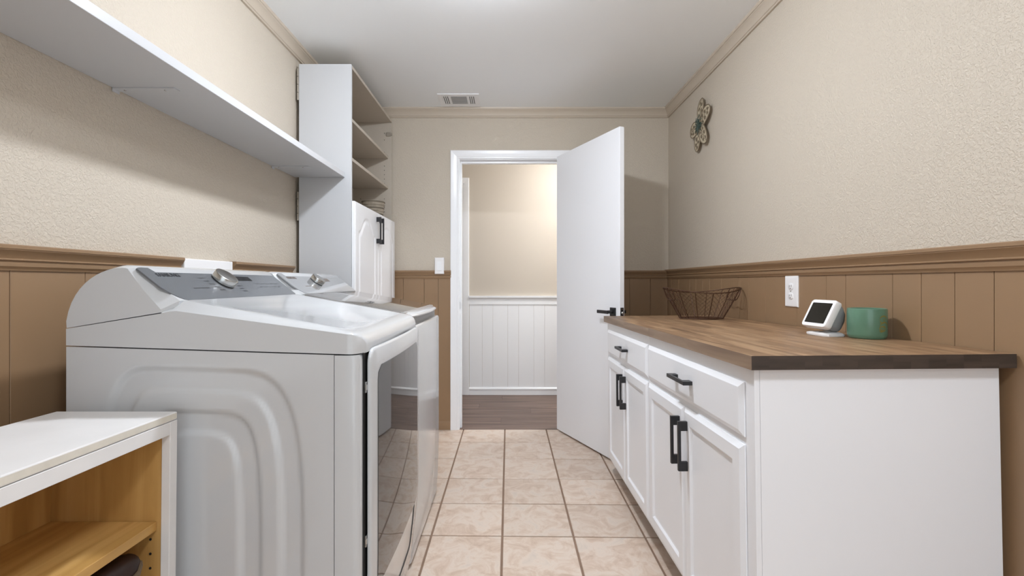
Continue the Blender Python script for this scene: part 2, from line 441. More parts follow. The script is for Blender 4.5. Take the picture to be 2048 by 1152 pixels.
# hall shell
hf = struct(box('floor', M['dark'], None, HX0, HX1, YB + 0.01, HY + 0.1, -0.12, -0.006))
yrow = YB + 0.004; k = 0
while yrow < HY - 0.01:
    y1 = min(yrow + 0.152, HY - 0.001)
    xs = HX0 + [-0.35, -0.9, -0.1, -0.65, -1.1][k % 5]
    while xs < HX1:
        a0, a1 = max(xs, HX0), min(xs + 1.22, HX1)
        if yrow < YB + WT:
            a0, a1 = max(a0, DX0 + 0.021), min(a1, DX1 - 0.021)
        if a1 - a0 > 0.03:
            MB().box(a0 + 0.0006, a1 - 0.0006, yrow + 0.0006, y1 - 0.0006, -0.006, R.uniform(-0.0006, 0), bev=0.0008, seg=1).make('plank', M['hallwood'], hf)
        xs += 1.22
    yrow += 0.152; k += 1
# a first plank strip may not cross the wall line, so the doorway carries its own threshold strip
struct(box('trim_12', M['hallwood'], None, DX0 + 0.021, DX1 - 0.021, YB - 0.004, YB + 0.012, -0.003, 0.002, bev=0.001))

D2X0, D2X1 = -1.20, -0.4515                           # hall door opening
b = MB()
b.box(HX0, D2X0, HY, HY + 0.1, 0, H).box(D2X1, HX1, HY, HY + 0.1, 0, H).box(D2X0, D2X1, HY, HY + 0.1, 2.057, H)
wh = struct(b.make('wall_hall', M['wall_hall'], None, merge=False))
struct(box('wall_hall_left', M['wall_hall'], None, HX0 - 0.1, HX0, YB + WT, HY, 0, H))
struct(box('wall_hall_right', M['wall_hall'], None, HX1, HX1 + 0.1, YB + WT, HY, 0, H))
struct(box('ceiling', M['ceil'], None, HX0, HX1, YB + WT, HY + 0.1, H, H + 0.1))
hw = cuts_from([-0.258, -0.153, -0.007, 0.099, 0.249, 0.354, 0.50], -0.383, HX1, [0.105, 0.15])
for a0, a1 in zip(hw, hw[1:]): plank(wh, M['white_trim'], 'X', HY, -1, a0, a1, 0.06, 0.905, g=0.0014)
def hall_rail(name, z0, hgt, pr):
    return struct(MB().loft([[(x, HY - d, z0 + z) for d, z in pr] for x in (-0.385, HX1)]).make(name, M['white_trim'], None))
hall_rail('trim_13', 0.885, 0.085, [(0, 0), (0.014, 0), (0.014, 0.052), (0.018, 0.056), (0.030, 0.064), (0.032, 0.074), (0.032, 0.084), (0, 0.084)])
hall_rail('baseboard_hall', 0, 0.075, [(0, 0), (0.017, 0), (0.017, 0.05), (0.022, 0.055), (0.020, 0.064), (0.012, 0.073), (0, 0.073)])
casing('trim_14', D2X0 + 0.003, D2X1 - 0.003, 2.057, HY, -1, 0.068)
d2 = struct(box('door_2', M['white_trim'], None, D2X0 + 0.012, D2X1 - 0.008, HY + 0.012, HY + 0.047, 0.008, 2.045, bev=0.002))
for z in (0.27, 1.12, 1.80):
    b = MB(); b.lathe([(0.006, 0), (0.006, 0.09)], (D2X1 - 0.008, HY + 0.006, z), n=10); b.make('hinge', M['black'], d2, smooth=True)
# hall ceiling lamp
t = thing('ceiling_light', 'lit flush ceiling lamp in the hall beyond the doorway', 'lamp', (0.78, 4.05, H))
MB().lathe([(0.15, 0), (0.155, -0.02), (0.14, -0.03)], (0.78, 4.05, H), n=40).make('lamp_base', M['steel'], t, smooth=True)
MB().lathe([(0.13, -0.03), (0.125, -0.05), (0.10, -0.075), (0.055, -0.092), (0.0, -0.098)], (0.78, 4.05, H), n=40).make('diffuser', M['hallbulb'], t, smooth=True)
# laundry ceiling lamp
t = thing('ceiling_light', 'lit flush ceiling lamp above the washer and dryer', 'lamp', (LAMP[0], LAMP[1], H))
MB().lathe([(0.098, 0), (0.100, -0.006), (0.094, -0.014), (0.0, -0.014)], (LAMP[0], LAMP[1], H), n=40).make('lamp_base', M['plastic'], t, smooth=40)
MB().lathe([(0.072, -0.0141), (0.070, -0.030), (0.058, -0.046), (0.034, -0.056), (0.0, -0.060)], (LAMP[0], LAMP[1], H), n=40).make('diffuser', M['bulb'], t, smooth=True)

t = thing('ceiling_light', 'added unseen fill lamp, wide round ceiling fitting behind the camera', 'lamp', (0.40, -0.15, H))  # lamp added out of view to brighten the near walls and ceiling
MB().lathe([(0.185, 0), (0.187, -0.012), (0.178, -0.022), (0.0, -0.022)], (0.40, -0.15, H), n=48).make('lamp_base', M['plastic'], t, smooth=40)
MB().lathe([(0.172, -0.0221), (0.165, -0.045), (0.13, -0.066), (0.07, -0.078), (0.0, -0.082)], (0.40, -0.15, H), n=48).make('diffuser', M['fill_bulb'], t, smooth=True)

# ------------------------------------------------------------------ open room door
DH = Vector((0.3585, 3.614)); U = Vector((0.432, -1.0)).normalized(); Nn = Vector((-U.y, U.x)); DL, DT = 0.771, 0.035
def dp(a, d, z): q = DH + U * a + Nn * d; return (q.x, q.y, z)     # along the leaf, behind its face, height
def door_box(name, m, parent, a0, a1, d0, d1, z0, z1, bev=0.0, smooth=False):
    b = MB(); bb = bmesh.new()
    V = [bb.verts.new(dp(a, d, z)) for a in (a0, a1) for d in (d0, d1) for z in (z0, z1)]
    for idx in ((0, 1, 3, 2), (4, 6, 7, 5), (0, 4, 5, 1), (2, 3, 7, 6), (0, 2, 6, 4), (1, 5, 7, 3)): bb.faces.new([V[i] for i in idx])
    bmesh.ops.recalc_face_normals(bb, faces=bb.faces)
    if bev: bmesh.ops.bevel(bb, geom=bb.edges[:], offset=bev, segments=2, affect='EDGES')
    b.add(bb); return b.make(name, m, parent, smooth)
d1 = struct(door_box('door_1', M['white'], None, 0, DL, 0, DT, 0.012, 2.035, bev=0.0025))
hz = 0.921
for nm, s0, s1 in (('handle', -1, 0), ('handle', 1, DT)):
    if s0 < 0:
        h_ = door_box(nm, M['black'], d1, DL - 0.088, DL - 0.035, -0.009, 0, hz - 0.026, hz + 0.026, bev=0.001)
        b = door_box('lever', M['black'], h_, DL - 0.165, DL - 0.052, -0.052, -0.043, hz - 0.011, hz + 0.009, bev=0.0012)
        b = MB(); q0 = Vector(dp(DL - 0.0615, -0.009, hz)); q1 = Vector(dp(DL - 0.0615, -0.044, hz)); b.tube([q0, q1], 0.010, n=16); b.make('lever_neck', M['black'], h_, smooth=True)
    else:
        h_ = door_box(nm, M['black'], d1, DL - 0.088, DL - 0.035, DT, DT + 0.009, hz - 0.026, hz + 0.026, bev=0.001)
        door_box('lever', M['black'], h_, DL - 0.165, DL - 0.052, DT + 0.043, DT + 0.052, hz - 0.011, hz + 0.009, bev=0.0012)
        b = MB(); b.tube([dp(DL - 0.0615, DT + 0.009, hz), dp(DL - 0.0615, DT + 0.044, hz)], 0.010, n=16); b.make('lever_neck', M['black'], h_, smooth=True)
lp = door_box('latch_plate', M['black'], d1, DL - 0.0005, DL + 0.001, 0.006, 0.029, hz - 0.028, hz + 0.028, bev=0.0004)
b = MB(); b.tube([dp(DL, 0.0175, hz - 0.004), dp(DL + 0.007, 0.0175, hz - 0.004), dp(DL + 0.011, 0.0175, hz - 0.004)], [0.0085, 0.0085, 0.005], n=14); b.make('latch_bolt', M['steel'], lp, smooth=True)
b = MB(); b.tube([dp(DL, 0.0175, hz + 0.018), dp(DL + 0.002, 0.0175, hz + 0.018)], 0.004, n=10); b.make('screw', M['steel'], lp, smooth=True)
for z in (0.25, 1.02, 1.80):
    b = MB(); b.tube([dp(-0.006, DT * 0.6, z), dp(-0.006, DT * 0.6, z + 0.09)], 0.0055, n=10); b.make('hinge', M['hinge'], d1, smooth=True)

# ------------------------------------------------------------------ dryer and washer
KX0, KX1 = -1.047, -0.351
def seam_z(x): return 0.951 - 0.0315 * (x - KX0)
EMB = [(-.916, .911), (-.562, .901), (-.504, .838), (-.470, .721), (-.463, .48), (-.470, .24), (-.504, .125), (-.562, .062), (-.916, .052), (-.970, .13), (-.992, .27), (-.992, .70), (-.968, .825)]
def emb_d(x, z):
    acc = 0.0; k = 55.0
    n = len(EMB)
    for i in range(n):
        (ax, az), (bx, bz) = EMB[i], EMB[(i + 1) % n]
        ex, ez = bx - ax, bz - az; l = sqrt(ex * ex + ez * ez)
        d = ((x - ax) * ez - (z - az) * ex) / l
        acc += exp(-k * max(-0.6, min(2.0, d)))
    return -log(acc) / k
# orientation of EMB: right-hand side of each edge is inside
def emb_h(x, z):
    d = emb_d(x, z); e = 0.010
    h = 0.0
    for a0, a1 in ((0.012, 0.062), (0.112, 0.160)):
        h += sstep(a0 - e / 2, a0 + e / 2, d) * (1 - sstep(a1 - e / 2, a1 + e / 2, d))
    return h * 0.0075

def console_profile(side):
    if side:
        P = [(KX0, .992), (-.826, 1.0285), (-.824, 1.036), (-.864, 1.081), (-.903, 1.133)]
        C = [(-.903, 1.133), (-.925, 1.142), (-1.030, 1.125), (-1.048, 1.008)]
    else:
        P = [(KX0, .992), (-.800, 1.0300), (-.793, 1.056), (-.846, 1.0985), (-.893, 1.136)]
        C = [(-.893, 1.136), (-.920, 1.156), (-1.030, 1.128), (-1.048, 1.008)]
    for k in range(1, 15):                    # rounded back of the console (cubic curve)
        u = k / 14; v = 1 - u
        P.append(tuple(v ** 3 * C[0][i] + 3 * v * v * u * C[1][i] + 3 * v * u * u * C[2][i] + u ** 3 * C[3][i] for i in (0, 1)))
    return P

FD = Vector((-0.112, 0, 0.088)).normalized()     # up along the console face
FN = Vector((0.088, 0, 0.112)).normalized()      # out of it
FO = Vector((-.793, 0, 1.056))
def fp(y, s, d=0.0): q = FO + FD * s + FN * d; return Vector((q.x, y, q.z))

def appliance(name, label, y0, is_dryer):
    Y0, Y1 = y0, y0 + 0.686
    t = thing(name, label, 'dryer' if is_dryer else 'washing machine', ((KX0 + KX1) / 2, (Y0 + Y1) / 2, 0))
    E = M['enamel']
    # cabinet body behind the front panel; near side carries the pressed relief
    XS = -0.4135
    b = MB(); rec = 0.010 if is_dryer else 0.0
    b.prism([(KX0, 0.02), (XS, 0.02), (XS, seam_z(XS) - 0.003), (KX0, seam_z(KX0) - 0.003)], Y0 + rec, Y1, 'Y')
    b.make('body', E, t)
    if is_dryer:
        nx, nz = 96, 130; rows = []
        for j in range(nz + 1):
            row = []
            for i in range(nx + 1):
                x = KX0 + (XS - KX0) * i / nx
                zt = seam_z(x) - 0.003; z = 0.02 + (zt - 0.02) * j / nz
                row.append((x, Y0 + 0.0005 + emb_h(x, z), z))
            rows.append(row)
        b = MB(); b.grid(rows)
        # return edges to the body
        for e in ([r[0] for r in rows], [r[-1] for r in rows], rows[0], rows[-1]):
            b.grid([e, [(p[0], Y0 + rec, p[2]) for p in e]])
        bmesh.ops.recalc_face_normals(b.bm, faces=b.bm.faces)
        b.make('side_panel', E, t, smooth=60)
    # wrap-around front panel, rounded vertical edges, easing back towards the floor
    def front_ring(z, xf, r=0.02):
        P = [(XS + 0.0018, Y0), (xf - r, Y0)] + [(xf - r + r * sin(a), Y0 + r - r * cos(a)) for a in (pi / 8, pi / 4, 3 * pi / 8)] + [(xf, Y0 + r), (xf, Y1 - r)] + \
            [(xf - r + r * cos(a), Y1 - r + r * sin(a)) for a in (pi / 8, pi / 4, 3 * pi / 8)] + [(xf - r, Y1), (XS + 0.0018, Y1)]
        return [(x, y, z) for x, y in P]
    xf = KX1 if is_dryer else -0.362
    ztop = 0.927 if is_dryer else 0.930
    st = [(0.02, xf - 0.034 if is_dryer else xf - 0.012), (0.10, xf - 0.026 if is_dryer else xf - 0.006), (0.20, xf - 0.012 if is_dryer else xf - 0.002), (0.30, xf - 0.003 if is_dryer else xf), (0.38, xf), (ztop - 0.012, xf), (ztop - 0.004, xf - 0.002), (ztop, xf - 0.006)]
    MB().loft([front_ring(z, x) for z, x in st]).make('front_panel', E, t, smooth=40)
    b = MB(); b.box(KX0 + 0.03, -0.42, Y0 + 0.03, Y1 - 0.03, 0.0, 0.022); b.make('foot_frame', M['dark'], t)
    # console
    sides, mids = console_profile(True), console_profile(False)
    c = 0.022
    rings = [[(x, Y0 + 0.0015, z) for x, z in sides], [(x, Y0 + c, z) for x, z in mids], [(x, Y1 - c, z) for x, z in mids], [(x, Y1 - 0.0015, z) for x, z in sides]]
    con = MB().loft(rings).make('console', E, t, smooth=28)
    # glossy grey control panel with an upturned left end
    pr = []
    ya, yb = Y0 + 0.010, Y1 - 0.022
    L_ = 0.129
    yst = [ya, ya + 0.010, ya + 0.022, ya + 0.034, ya + 0.046, ya + 0.052, yb - 0.006, yb]
    hts = [0.0028, 0.0021, 0.0016, 0.0012, 0.0011, 0.0010, 0.0010, 0.0010]
    top_in = [0.006, 0.002, 0.0, 0, 0, 0, 0.002, 0.010]
    bot_in = [0.050, 0.028, 0.012, 0.003, 0, 0, 0, 0.004]
    rows = []
    for y, h_, ti, bi in zip(yst, hts, top_in, bot_in):
        rows.append([fp(y, bi + (L_ - ti - bi) * k / 6, h_) for k in range(7)])
    b = MB(); b.grid(rows)
    sk = []
    peri = [rows[0][k] for k in range(7)] + [r[-1] for r in rows[1:]] + [rows[-1][k] for k in range(5, -1, -1)] + [r[0] for r in rows[-2:0:-1]]
    peri.append(peri[0])
    b.grid([peri, [p - FN * 0.004 for p in peri]])
    bmesh.ops.recalc_face_normals(b.bm, faces=b.bm.faces)
    pan = b.make('control_panel', M['panel'] if is_dryer else M['panel_w'], con, smooth=35)
    d0 = 0.0013
    # lettering
    me = text_mesh('SAMSUNG', 0.0185)
    fx = Matrix.Translation(fp(Y0 + 0.052, 0.100, d0)) @ Matrix((( 0, FD.x, FN.x, 0), (1, 0, 0, 0), (0, FD.z, FN.z, 0), (0, 0, 0, 1)))
    me.transform(fx)
    lg = link('lettering', me, M['print_'] if is_dryer else M['print_w'], con)
    lg['kind'] = 'stuff'
    # small illegible captions round the dial, and the underlined caption to the lower left
    b = MB()
    def bar(y, s, l, h_=0.0028):
        b.face([fp(y, s - h_ / 2, d0), fp(y + l, s - h_ / 2, d0), fp(y + l, s + h_ / 2, d0), fp(y, s + h_ / 2, d0)])
    if is_dryer:
        yk = Y0 + 0.300
        for i in range(5): bar(yk - 0.098 + i * 0.008, 0.090 - i * 0.0135, 0.026 - 0.002 * (i % 2))
        for i in range(5): bar(yk + 0.052 - i * 0.003, 0.078 - i * 0.0125, 0.024 - 0.003 * (i % 2))
        for k in range(5):
            for r_ in range(2): bar(Y0 + 0.47 + k * 0.032, 0.062 - r_ * 0.016, 0.017, 0.0018)
    bar(Y0 + 0.130, 0.046, 0.027, 0.003); bar(Y0 + 0.162, 0.046, 0.034, 0.003)
    pm = b.make('caption_print', M['print_'] if is_dryer else M['print_w'], con, merge=False); pm['kind'] = 'stuff'
    # display window
    b = MB(); b.face([fp(Y0 + 0.370, 0.078, d0), fp(Y0 + 0.472, 0.078, d0), fp(Y0 + 0.472, 0.100, d0), fp(Y0 + 0.370, 0.100, d0)])
    b.make('display', M['disp'] if is_dryer else M['print_w'], con)
    # dial
    kc = fp(Y0 + 0.300, 0.076, 0.0008); r = 0.0345 if is_dryer else 0.031
    kn = MB().lathe([(r * 0.96, 0), (r * 0.96, 0.003)], kc, n=48, axis=FN).make('dial_ring', M['dark'], con, smooth=True)
    MB().lathe([(r, 0.003), (r, 0.021), (r - 0.0012, 0.0225), (r - 0.004, 0.0228), (0, 0.0232)], kc, n=48, axis=FN).make('dial', M['steel'], con, smooth=50)
    if is_dryer:
        # sloping top deck with chamfered sides and a shallow dish
        st = []
        xs = [-.822, -.80, -.786, -.70, -.60, -.50, -.44, -.415, -.40, -.385, -.372, -.360, -.351, -.3462, -.3450]
        for x in xs:
            f = max(0, min(1, (x + .786) / .41))
            zt = 1.0565 - 0.0745 * f
            zs = 1.0345 - 0.0560 * f
            if x < -.786: zt = 1.030 + (x + .822) / .036 * 0.0265; zs = min(1.0345, 1.0300 + (x + .822) / .036 * 0.006)
            if x > -.385:
                q = (x + .385) / (.385 - .3455); dr = 0.032 * (1 - sqrt(max(0, 1 - q * q)))
                zt -= dr; zs = min(zs, zt - 0.002) if q > 0.3 else zs
            c = 0.030 - 0.012 * f
            dish = 0.010 * sstep(0.0, 0.85, f) * (1 - sstep(-.43, -.39, x)) + 0.0015 * (0 if x < -.75 else 1) * (1 - sstep(-.43, -.39, x))
            rr = 0.03 * max(0, (x + .378) / .0325) ** 2 if x > -.378 else 0        # plan rounding of the front corners
            zb = max(seam_z(x), 0.928) if x < -.37 else 0.930
            if x < -.80: zb = seam_z(x)
            zt = max(zt, zb + 0.006); zs = max(min(zs, zt - 0.0008), zb + 0.004)
            st.append([(x, Y0 + rr, zb), (x, Y0 + rr, zs - 0.002), (x, Y0 + rr + 0.004, zs + 0.001), (x, Y0 + c + rr, zt), (x, Y0 + c + 0.032 + rr, zt + 0.0004), (x, Y0 + c + 0.060, zt - dish),
                       (x, Y1 - c - 0.060, zt - dish), (x, Y1 - c - 0.032 - rr, zt + 0.0004), (x, Y1 - c - rr, zt), (x, Y1 - rr - 0.004, zs + 0.001), (x, Y1 - rr, zs - 0.002), (x, Y1 - rr, zb)])
        b = MB(); b.loft(st); b.make('top_deck', E, t, smooth=32)
        # filler between the seam and the console
        b = MB(); b.prism([(KX0, seam_z(KX0)), (-.822, seam_z(-.822)), (-.822, 1.0268), (KX0, 0.9905)], Y0, Y1, 'Y'); b.make('rear_deck', E, t)
        # door: bulging leaf, dark window, hinges, gasket
        yd0, yd1, zd0, zd1 = Y0 + 0.036, Y1 - 0.022, 0.075, 0.938
        def doorx(y, z):
            u = (y - yd0) / (yd1 - yd0) * 2 - 1
            return -0.3345 + 0.009 * (1 - u * u) - 0.030 * (1 - sstep(0.02, 0.42, z)) ** 1.3
        def rr_ring(off, dx, r=0.035, n=6, ny=14, nz=14):
            a0, a1, c0, c1 = yd0 + off, yd1 - off, zd0 + off, zd1 - off
            pts = []
            rr = max(0.004, r - off * 0.3)
            for (cy, cz, s) in ((a1 - rr, c1 - rr, 0), (a0 + rr, c1 - rr, 1), (a0 + rr, c0 + rr, 2), (a1 - rr, c0 + rr, 3)):
                for k in range(n + 1):
                    a = s * pi / 2 + k * pi / 2 / n
                    pts.append((cy + rr * cos(a), cz + rr * sin(a)))
                nx_ = {0: (a0 + rr, c1), 1: (a0, c0 + rr), 2: (a1 - rr, c0), 3: (a1, c1 - rr)}[s]
                m_ = ny if s in (0, 2) else nz
                y_, z_ = pts[-1]
                for k in range(1, m_): pts.append((y_ + (nx_[0] - y_) * k / m_, z_ + (nx_[1] - z_) * k / m_))
            return [(doorx(y, z) + dx, y, z) for y, z in pts]
        b = MB()
        b.loft([rr_ring(0.012, -0.012), rr_ring(0.001, -0.010), rr_ring(0, -0.006), rr_ring(0.002, -0.002), rr_ring(0.006, 0.0), rr_ring(0.05, 0.0005)], caps=False)
        b.make('door', E, t, smooth=50)
        dr = bpy.data.objects[[o.name for o in t.children if o.name.startswith('door')][0]]
        ny, nz = 26, 34; g0, g1, h0, h1, rc = Y0 + 0.083, Y1 - 0.077, 0.325, 0.888, 0.03
        rows = []
        for j in range(nz + 1):
            z = h0 + (h1 - h0) * j / nz
            dz = min(z - h0, h1 - z); ins = rc - sqrt(max(0, rc * rc - (rc - dz) ** 2)) if dz < rc else 0
            lo = 0.05 * (1 - sstep(h0, h0 + 0.10, z)) * 0
            rows.append([(doorx(y, z) + 0.0022, y, z) for y in [g0 + ins + (g1 - g0 - 2 * ins) * i / ny for i in range(ny + 1)]])
        b = MB(); b.grid(rows)
        per = rows[0][:] + [r[-1] for r in rows[1:]] + rows[-1][-2::-1] + [r[0] for r in rows[-2::-1]]
        b.grid([per, [(p[0] - 0.004, p[1], p[2]) for p in per]])
        bmesh.ops.recalc_face_normals(b.bm, faces=b.bm.faces)
        gl = b.make('door_window', M['doorglass'], dr, smooth=60)
        # white inner infill of the leaf behind the window and rim
        rows = [[(doorx(y, z) - 0.002, y, z) for y in [yd0 + 0.03 + (yd1 - yd0 - 0.06) * i / 12 for i in range(13)]] for z in [zd0 + 0.03 + (zd1 - zd0 - 0.06) * j / 20 for j in range(21)]]
        b = MB(); b.grid(rows); b.make('door_skin', E, dr, smooth=60)
        # door frame surface between rim ring and window
        b = MB(); b.loft([rr_ring(0.04, 0.0004), rr_ring(0.095, 0.0006)], caps=False); b.make('door_frame', E, dr, smooth=60)
        b = MB()
        rg = lambda off, x: [(x, y, z) for _, y, z in rr_ring(off, 0)]
        rows = [[(min(doorx(y, z) - 0.0125, KX1 + 0.0010) , y, z) for y in [Y0 + 0.018 + (Y1 - Y0 - 0.036) * i / 10 for i in range(11)]] for z in [zd0 + 0.30 + (0.931 - zd0 - 0.30) * j / 16 for j in range(17)]]
        b.grid(rows); b.make('door_gasket', M['dark'], t, smooth=60)
        for hz_ in (0.845, 0.470):
            b = MB(); b.box(KX1 - 0.003, KX1 + 0.0055, yd0 - 0.006, yd0 + 0.006, hz_ - 0.014, hz_ + 0.014, bev=0.0012)
            b.box(KX1 + 0.001, KX1 + 0.007, yd0 - 0.0075, yd0 + 0.001, hz_ - 0.007, hz_ + 0.007, bev=0.001); b.make('door_hinge', M['steel'], t)
    else:
        # washer top: white deck rim + tinted glass lid + front lip
        def zt(x): return 1.052 - 0.0745 * max(0, min(1, (x + .79) / .41))
        b = MB()
        b.prism([(KX0, seam_z(KX0)), (-.822, seam_z(-.822)), (-.80, 1.0285), (KX0, 0.9905)], Y0, Y1, 'Y'); b.make('rear_deck', E, t)
        xs = [-.80, -.788, -.70, -.60, -.50, -.42]
        b = MB(); b.loft([[(x, Y0 + 0.001, 0.930), (x, Y0 + 0.001, zt(x) - 0.022), (x, Y0 + 0.018, zt(x) - 0.004), (x, Y1 - 0.018, zt(x) - 0.004), (x, Y1 - 0.001, zt(x) - 0.022), (x, Y1 - 0.001, 0.930)] for x in xs])
        b.make('top_deck', E, t, smooth=30)
        lid = MB().loft([[(x, Y0 + 0.016, zt(x) - 0.003), (x, Y0 + 0.018, zt(x) + 0.001), (x, Y0 + 0.022, zt(x) + 0.003), (x, Y1 - 0.014, zt(x) + 0.003), (x, Y1 - 0.010, zt(x) + 0.001), (x, Y1 - 0.008, zt(x) - 0.003)] for x in (-.786, -.70, -.60, -.50, -.42, -.408)]).make('lid', M['lidglass'], t, smooth=30)
        # front lip of the lid, bowed in plan and rounded in section
        rings = []
        for k in range(13):
            u = k / 12; y = Y0 + 0.006 + (Y1 - Y0 - 0.012) * u; bow = 0.016 * (1 - (2 * u - 1) ** 2) - 0.018
            z1 = zt(-.408)
            end = 0.012 * max(0, abs(2 * u - 1) - 0.9) / 0.1
            prof = [(-.412, z1 + 0.0025), (-.396, z1 + 0.001), (-.372 + bow - end, z1 - 0.003), (-.359 + bow - end, z1 - 0.008), (-.355 + bow - end, z1 - 0.014), (-.359 + bow - end, z1 - 0.020), (-.372 + bow - end, z1 - 0.023), (-.412, z1 - 0.023)]
            rings.append([(x, y, z) for x, z in prof])
        MB().loft(rings).make('lid_lip', E, lid, smooth=40)
        b = MB(); b.box(-.42, -.385, Y0 + 0.01, Y1 - 0.01, 0.905, 0.956); b.make('front_gap', M['louver'], t)
    return t

M['panel_w'] = mat('pale_grey_console', (150, 152, 154), rough=0.06, spec=0.9, coat=1.0)
M['print_w'] = mat('faint_console_print', (120, 110, 104), rough=0.4)
appliance('clothes_dryer', 'white front-loading dryer with dark door window, nearest the camera', 1.15, True)
appliance('washing_machine', 'white top-loading washer with tinted glass lid, behind the dryer', 1.856, False)

# white wall box peeking out between the cut ends of the chair rail
t = thing('washer_outlet_box', 'white rectangular box set in the wall behind the dryer, between cut chair rails', 'outlet box', (XL, 1.87, 1.0))
box('box_cover', M['plastic'], t, XL + 0.0005, XL + 0.022, 1.722, 2.024, 0.98, 1.186, bev=0.003)

# ------------------------------------------------------------------ long wall shelf
t = thing('wall_shelf', 'long white wall shelf running from the tall cabinet towards the camera', 'shelf', (XL + 0.14, 1.2, 1.675))
box('board', M['lam'], t, XL + 0.001, -0.895, -0.45, 2.657, 1.675, 1.7015, bev=0.0012)
for y in (0.30, 1.445, 2.41):
    b = MB(); b.box(XL + 0.001, -0.985, y - 0.013, y + 0.013, 1.6715, 1.675, bev=0.0008)
    b.box(XL + 0.001, XL + 0.004, y - 0.013, y + 0.013, 1.664, 1.675, bev=0.0008)
    br_ = b.make('bracket', M['lam'], t)
    for x in (XL + 0.03, XL + 0.15):
        b = MB(); b.lathe([(0.004, 0), (0.003, -0.0012), (0, -0.0014)], (x, y, 1.6715), n=12); b.make('screw', M['steel'], br_, smooth=True)

# ------------------------------------------------------------------ tall pantry cabinet
TX0, TXF, TY0, TY1, TZ = -1.147, -0.861, 2.66, 3.60, 2.296
t = thing('pantry_cabinet', 'tall white cabinet with open upper shelves, in the far left corner', 'cabinet', ((TX0 + TXF) / 2, (TY0 + TY1) / 2, 0))
TH_ = 0.018
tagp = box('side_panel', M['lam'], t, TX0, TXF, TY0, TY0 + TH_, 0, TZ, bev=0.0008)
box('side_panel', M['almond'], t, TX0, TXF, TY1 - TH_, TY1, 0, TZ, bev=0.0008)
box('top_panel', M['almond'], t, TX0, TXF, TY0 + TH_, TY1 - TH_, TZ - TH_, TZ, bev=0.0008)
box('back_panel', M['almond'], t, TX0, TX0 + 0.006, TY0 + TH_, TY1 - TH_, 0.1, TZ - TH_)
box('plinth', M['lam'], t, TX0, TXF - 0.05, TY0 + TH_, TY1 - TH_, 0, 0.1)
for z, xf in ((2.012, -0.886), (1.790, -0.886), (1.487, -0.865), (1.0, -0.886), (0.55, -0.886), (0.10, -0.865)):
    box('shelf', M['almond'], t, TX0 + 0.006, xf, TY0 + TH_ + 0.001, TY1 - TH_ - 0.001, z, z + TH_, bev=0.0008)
for y_, sg in ((TY1 - TH_, -1),):
    for x in (-0.915, -1.09):
        for z in [1.55, 1.575] + [1.62 + 0.032 * i for i in range(4)] + [1.83 + 0.032 * i for i in range(5)] + [2.06, 2.15, 2.20]:
            b = MB(); b.tube([(x, y_ + 0.001, z), (x, y_ - 0.0012, z)], 0.0028, n=8); b.make('pin_hole', M['dark'], t)
b = MB(); b.box(-0.90, -0.866, TY1 - TH_ - 0.010, TY1 - TH_, 2.175, 2.205, bev=0.003).box(-0.875, -0.856, TY1 - TH_ - 0.014, TY1 - TH_ + 0.004, 2.182, 2.198, bev=0.002); b.make('hinge_cup', M['hinge'], t)
def cath_door(y0, y1, z0, z1, hx, handle_y):
    ny, nz = 72, 150; yc = (y0 + y1) / 2; hw = (y1 - y0) / 2 - 0.062; rows = []
    def arch(t_):                              # bell-shaped head with ogee shoulders
        return 0.088 * (0.5 + 0.5 * cos(pi * min(1, t_ / 0.9) ** 1.45))
    ol = [(yc + hw * (-1 + 2 * k / 40), z1 - 0.160 + arch(abs(-1 + 2 * k / 40))) for k in range(41)]
    def shape_d(y, z):
        u = (y - yc) / hw
        ztop = z1 - 0.160 + arch(abs(u)) if abs(u) < 1 else z1 - 0.160
        ins = abs(u) < 1 and z < ztop and z > z0 + 0.062
        d = min(abs(hw - abs(y - yc)) if z < z1 - 0.160 else 9, abs(z - z0 - 0.062) if abs(u) < 1 else 9)
        if z > z1 - 0.32:
            for (ay, az), (by, bz) in zip(ol, ol[1:]):
                ey, ez = by - ay, bz - az; q = max(0, min(1, ((y - ay) * ey + (z - az) * ez) / (ey * ey + ez * ez)))
                d = min(d, sqrt((y - ay - ey * q) ** 2 + (z - az - ez * q) ** 2))
        return d if ins else -d
    for j in range(nz + 1):
        # denser rows near the top where the arch is
        v = j / nz; v = v ** 0.55; row = []
        z = z0 + (z1 - z0) * v
        for i in range(ny + 1):
            y = y0 + (y1 - y0) * i / ny
            e = min(y - y0, y1 - y, z - z0, z1 - z)
            d = shape_d(y, z)
            h = -0.004 * (1 - sstep(0, 0.006, e))
            h -= 0.0052 * sstep(-0.002, 0.006, d) - 0.0050 * sstep(0.010, 0.034, d)
            row.append((hx + h, y, z))
        rows.append(row)
    b = MB(); b.grid(rows)
    per = rows[0][:] + [r[-1] for r in rows[1:]] + rows[-1][-2::-1] + [r[0] for r in rows[-2::-1]]
    b.grid([per, [(TXF + 0.0015, p[1], p[2]) for p in per]])
    bmesh.ops.recalc_face_normals(b.bm, faces=b.bm.faces)
    d = b.make('door', M['white_trim'], t, smooth=50)
    bar_pull(d, hx, handle_y, z1 - 0.115, 0.168, vertical=True)
    return d
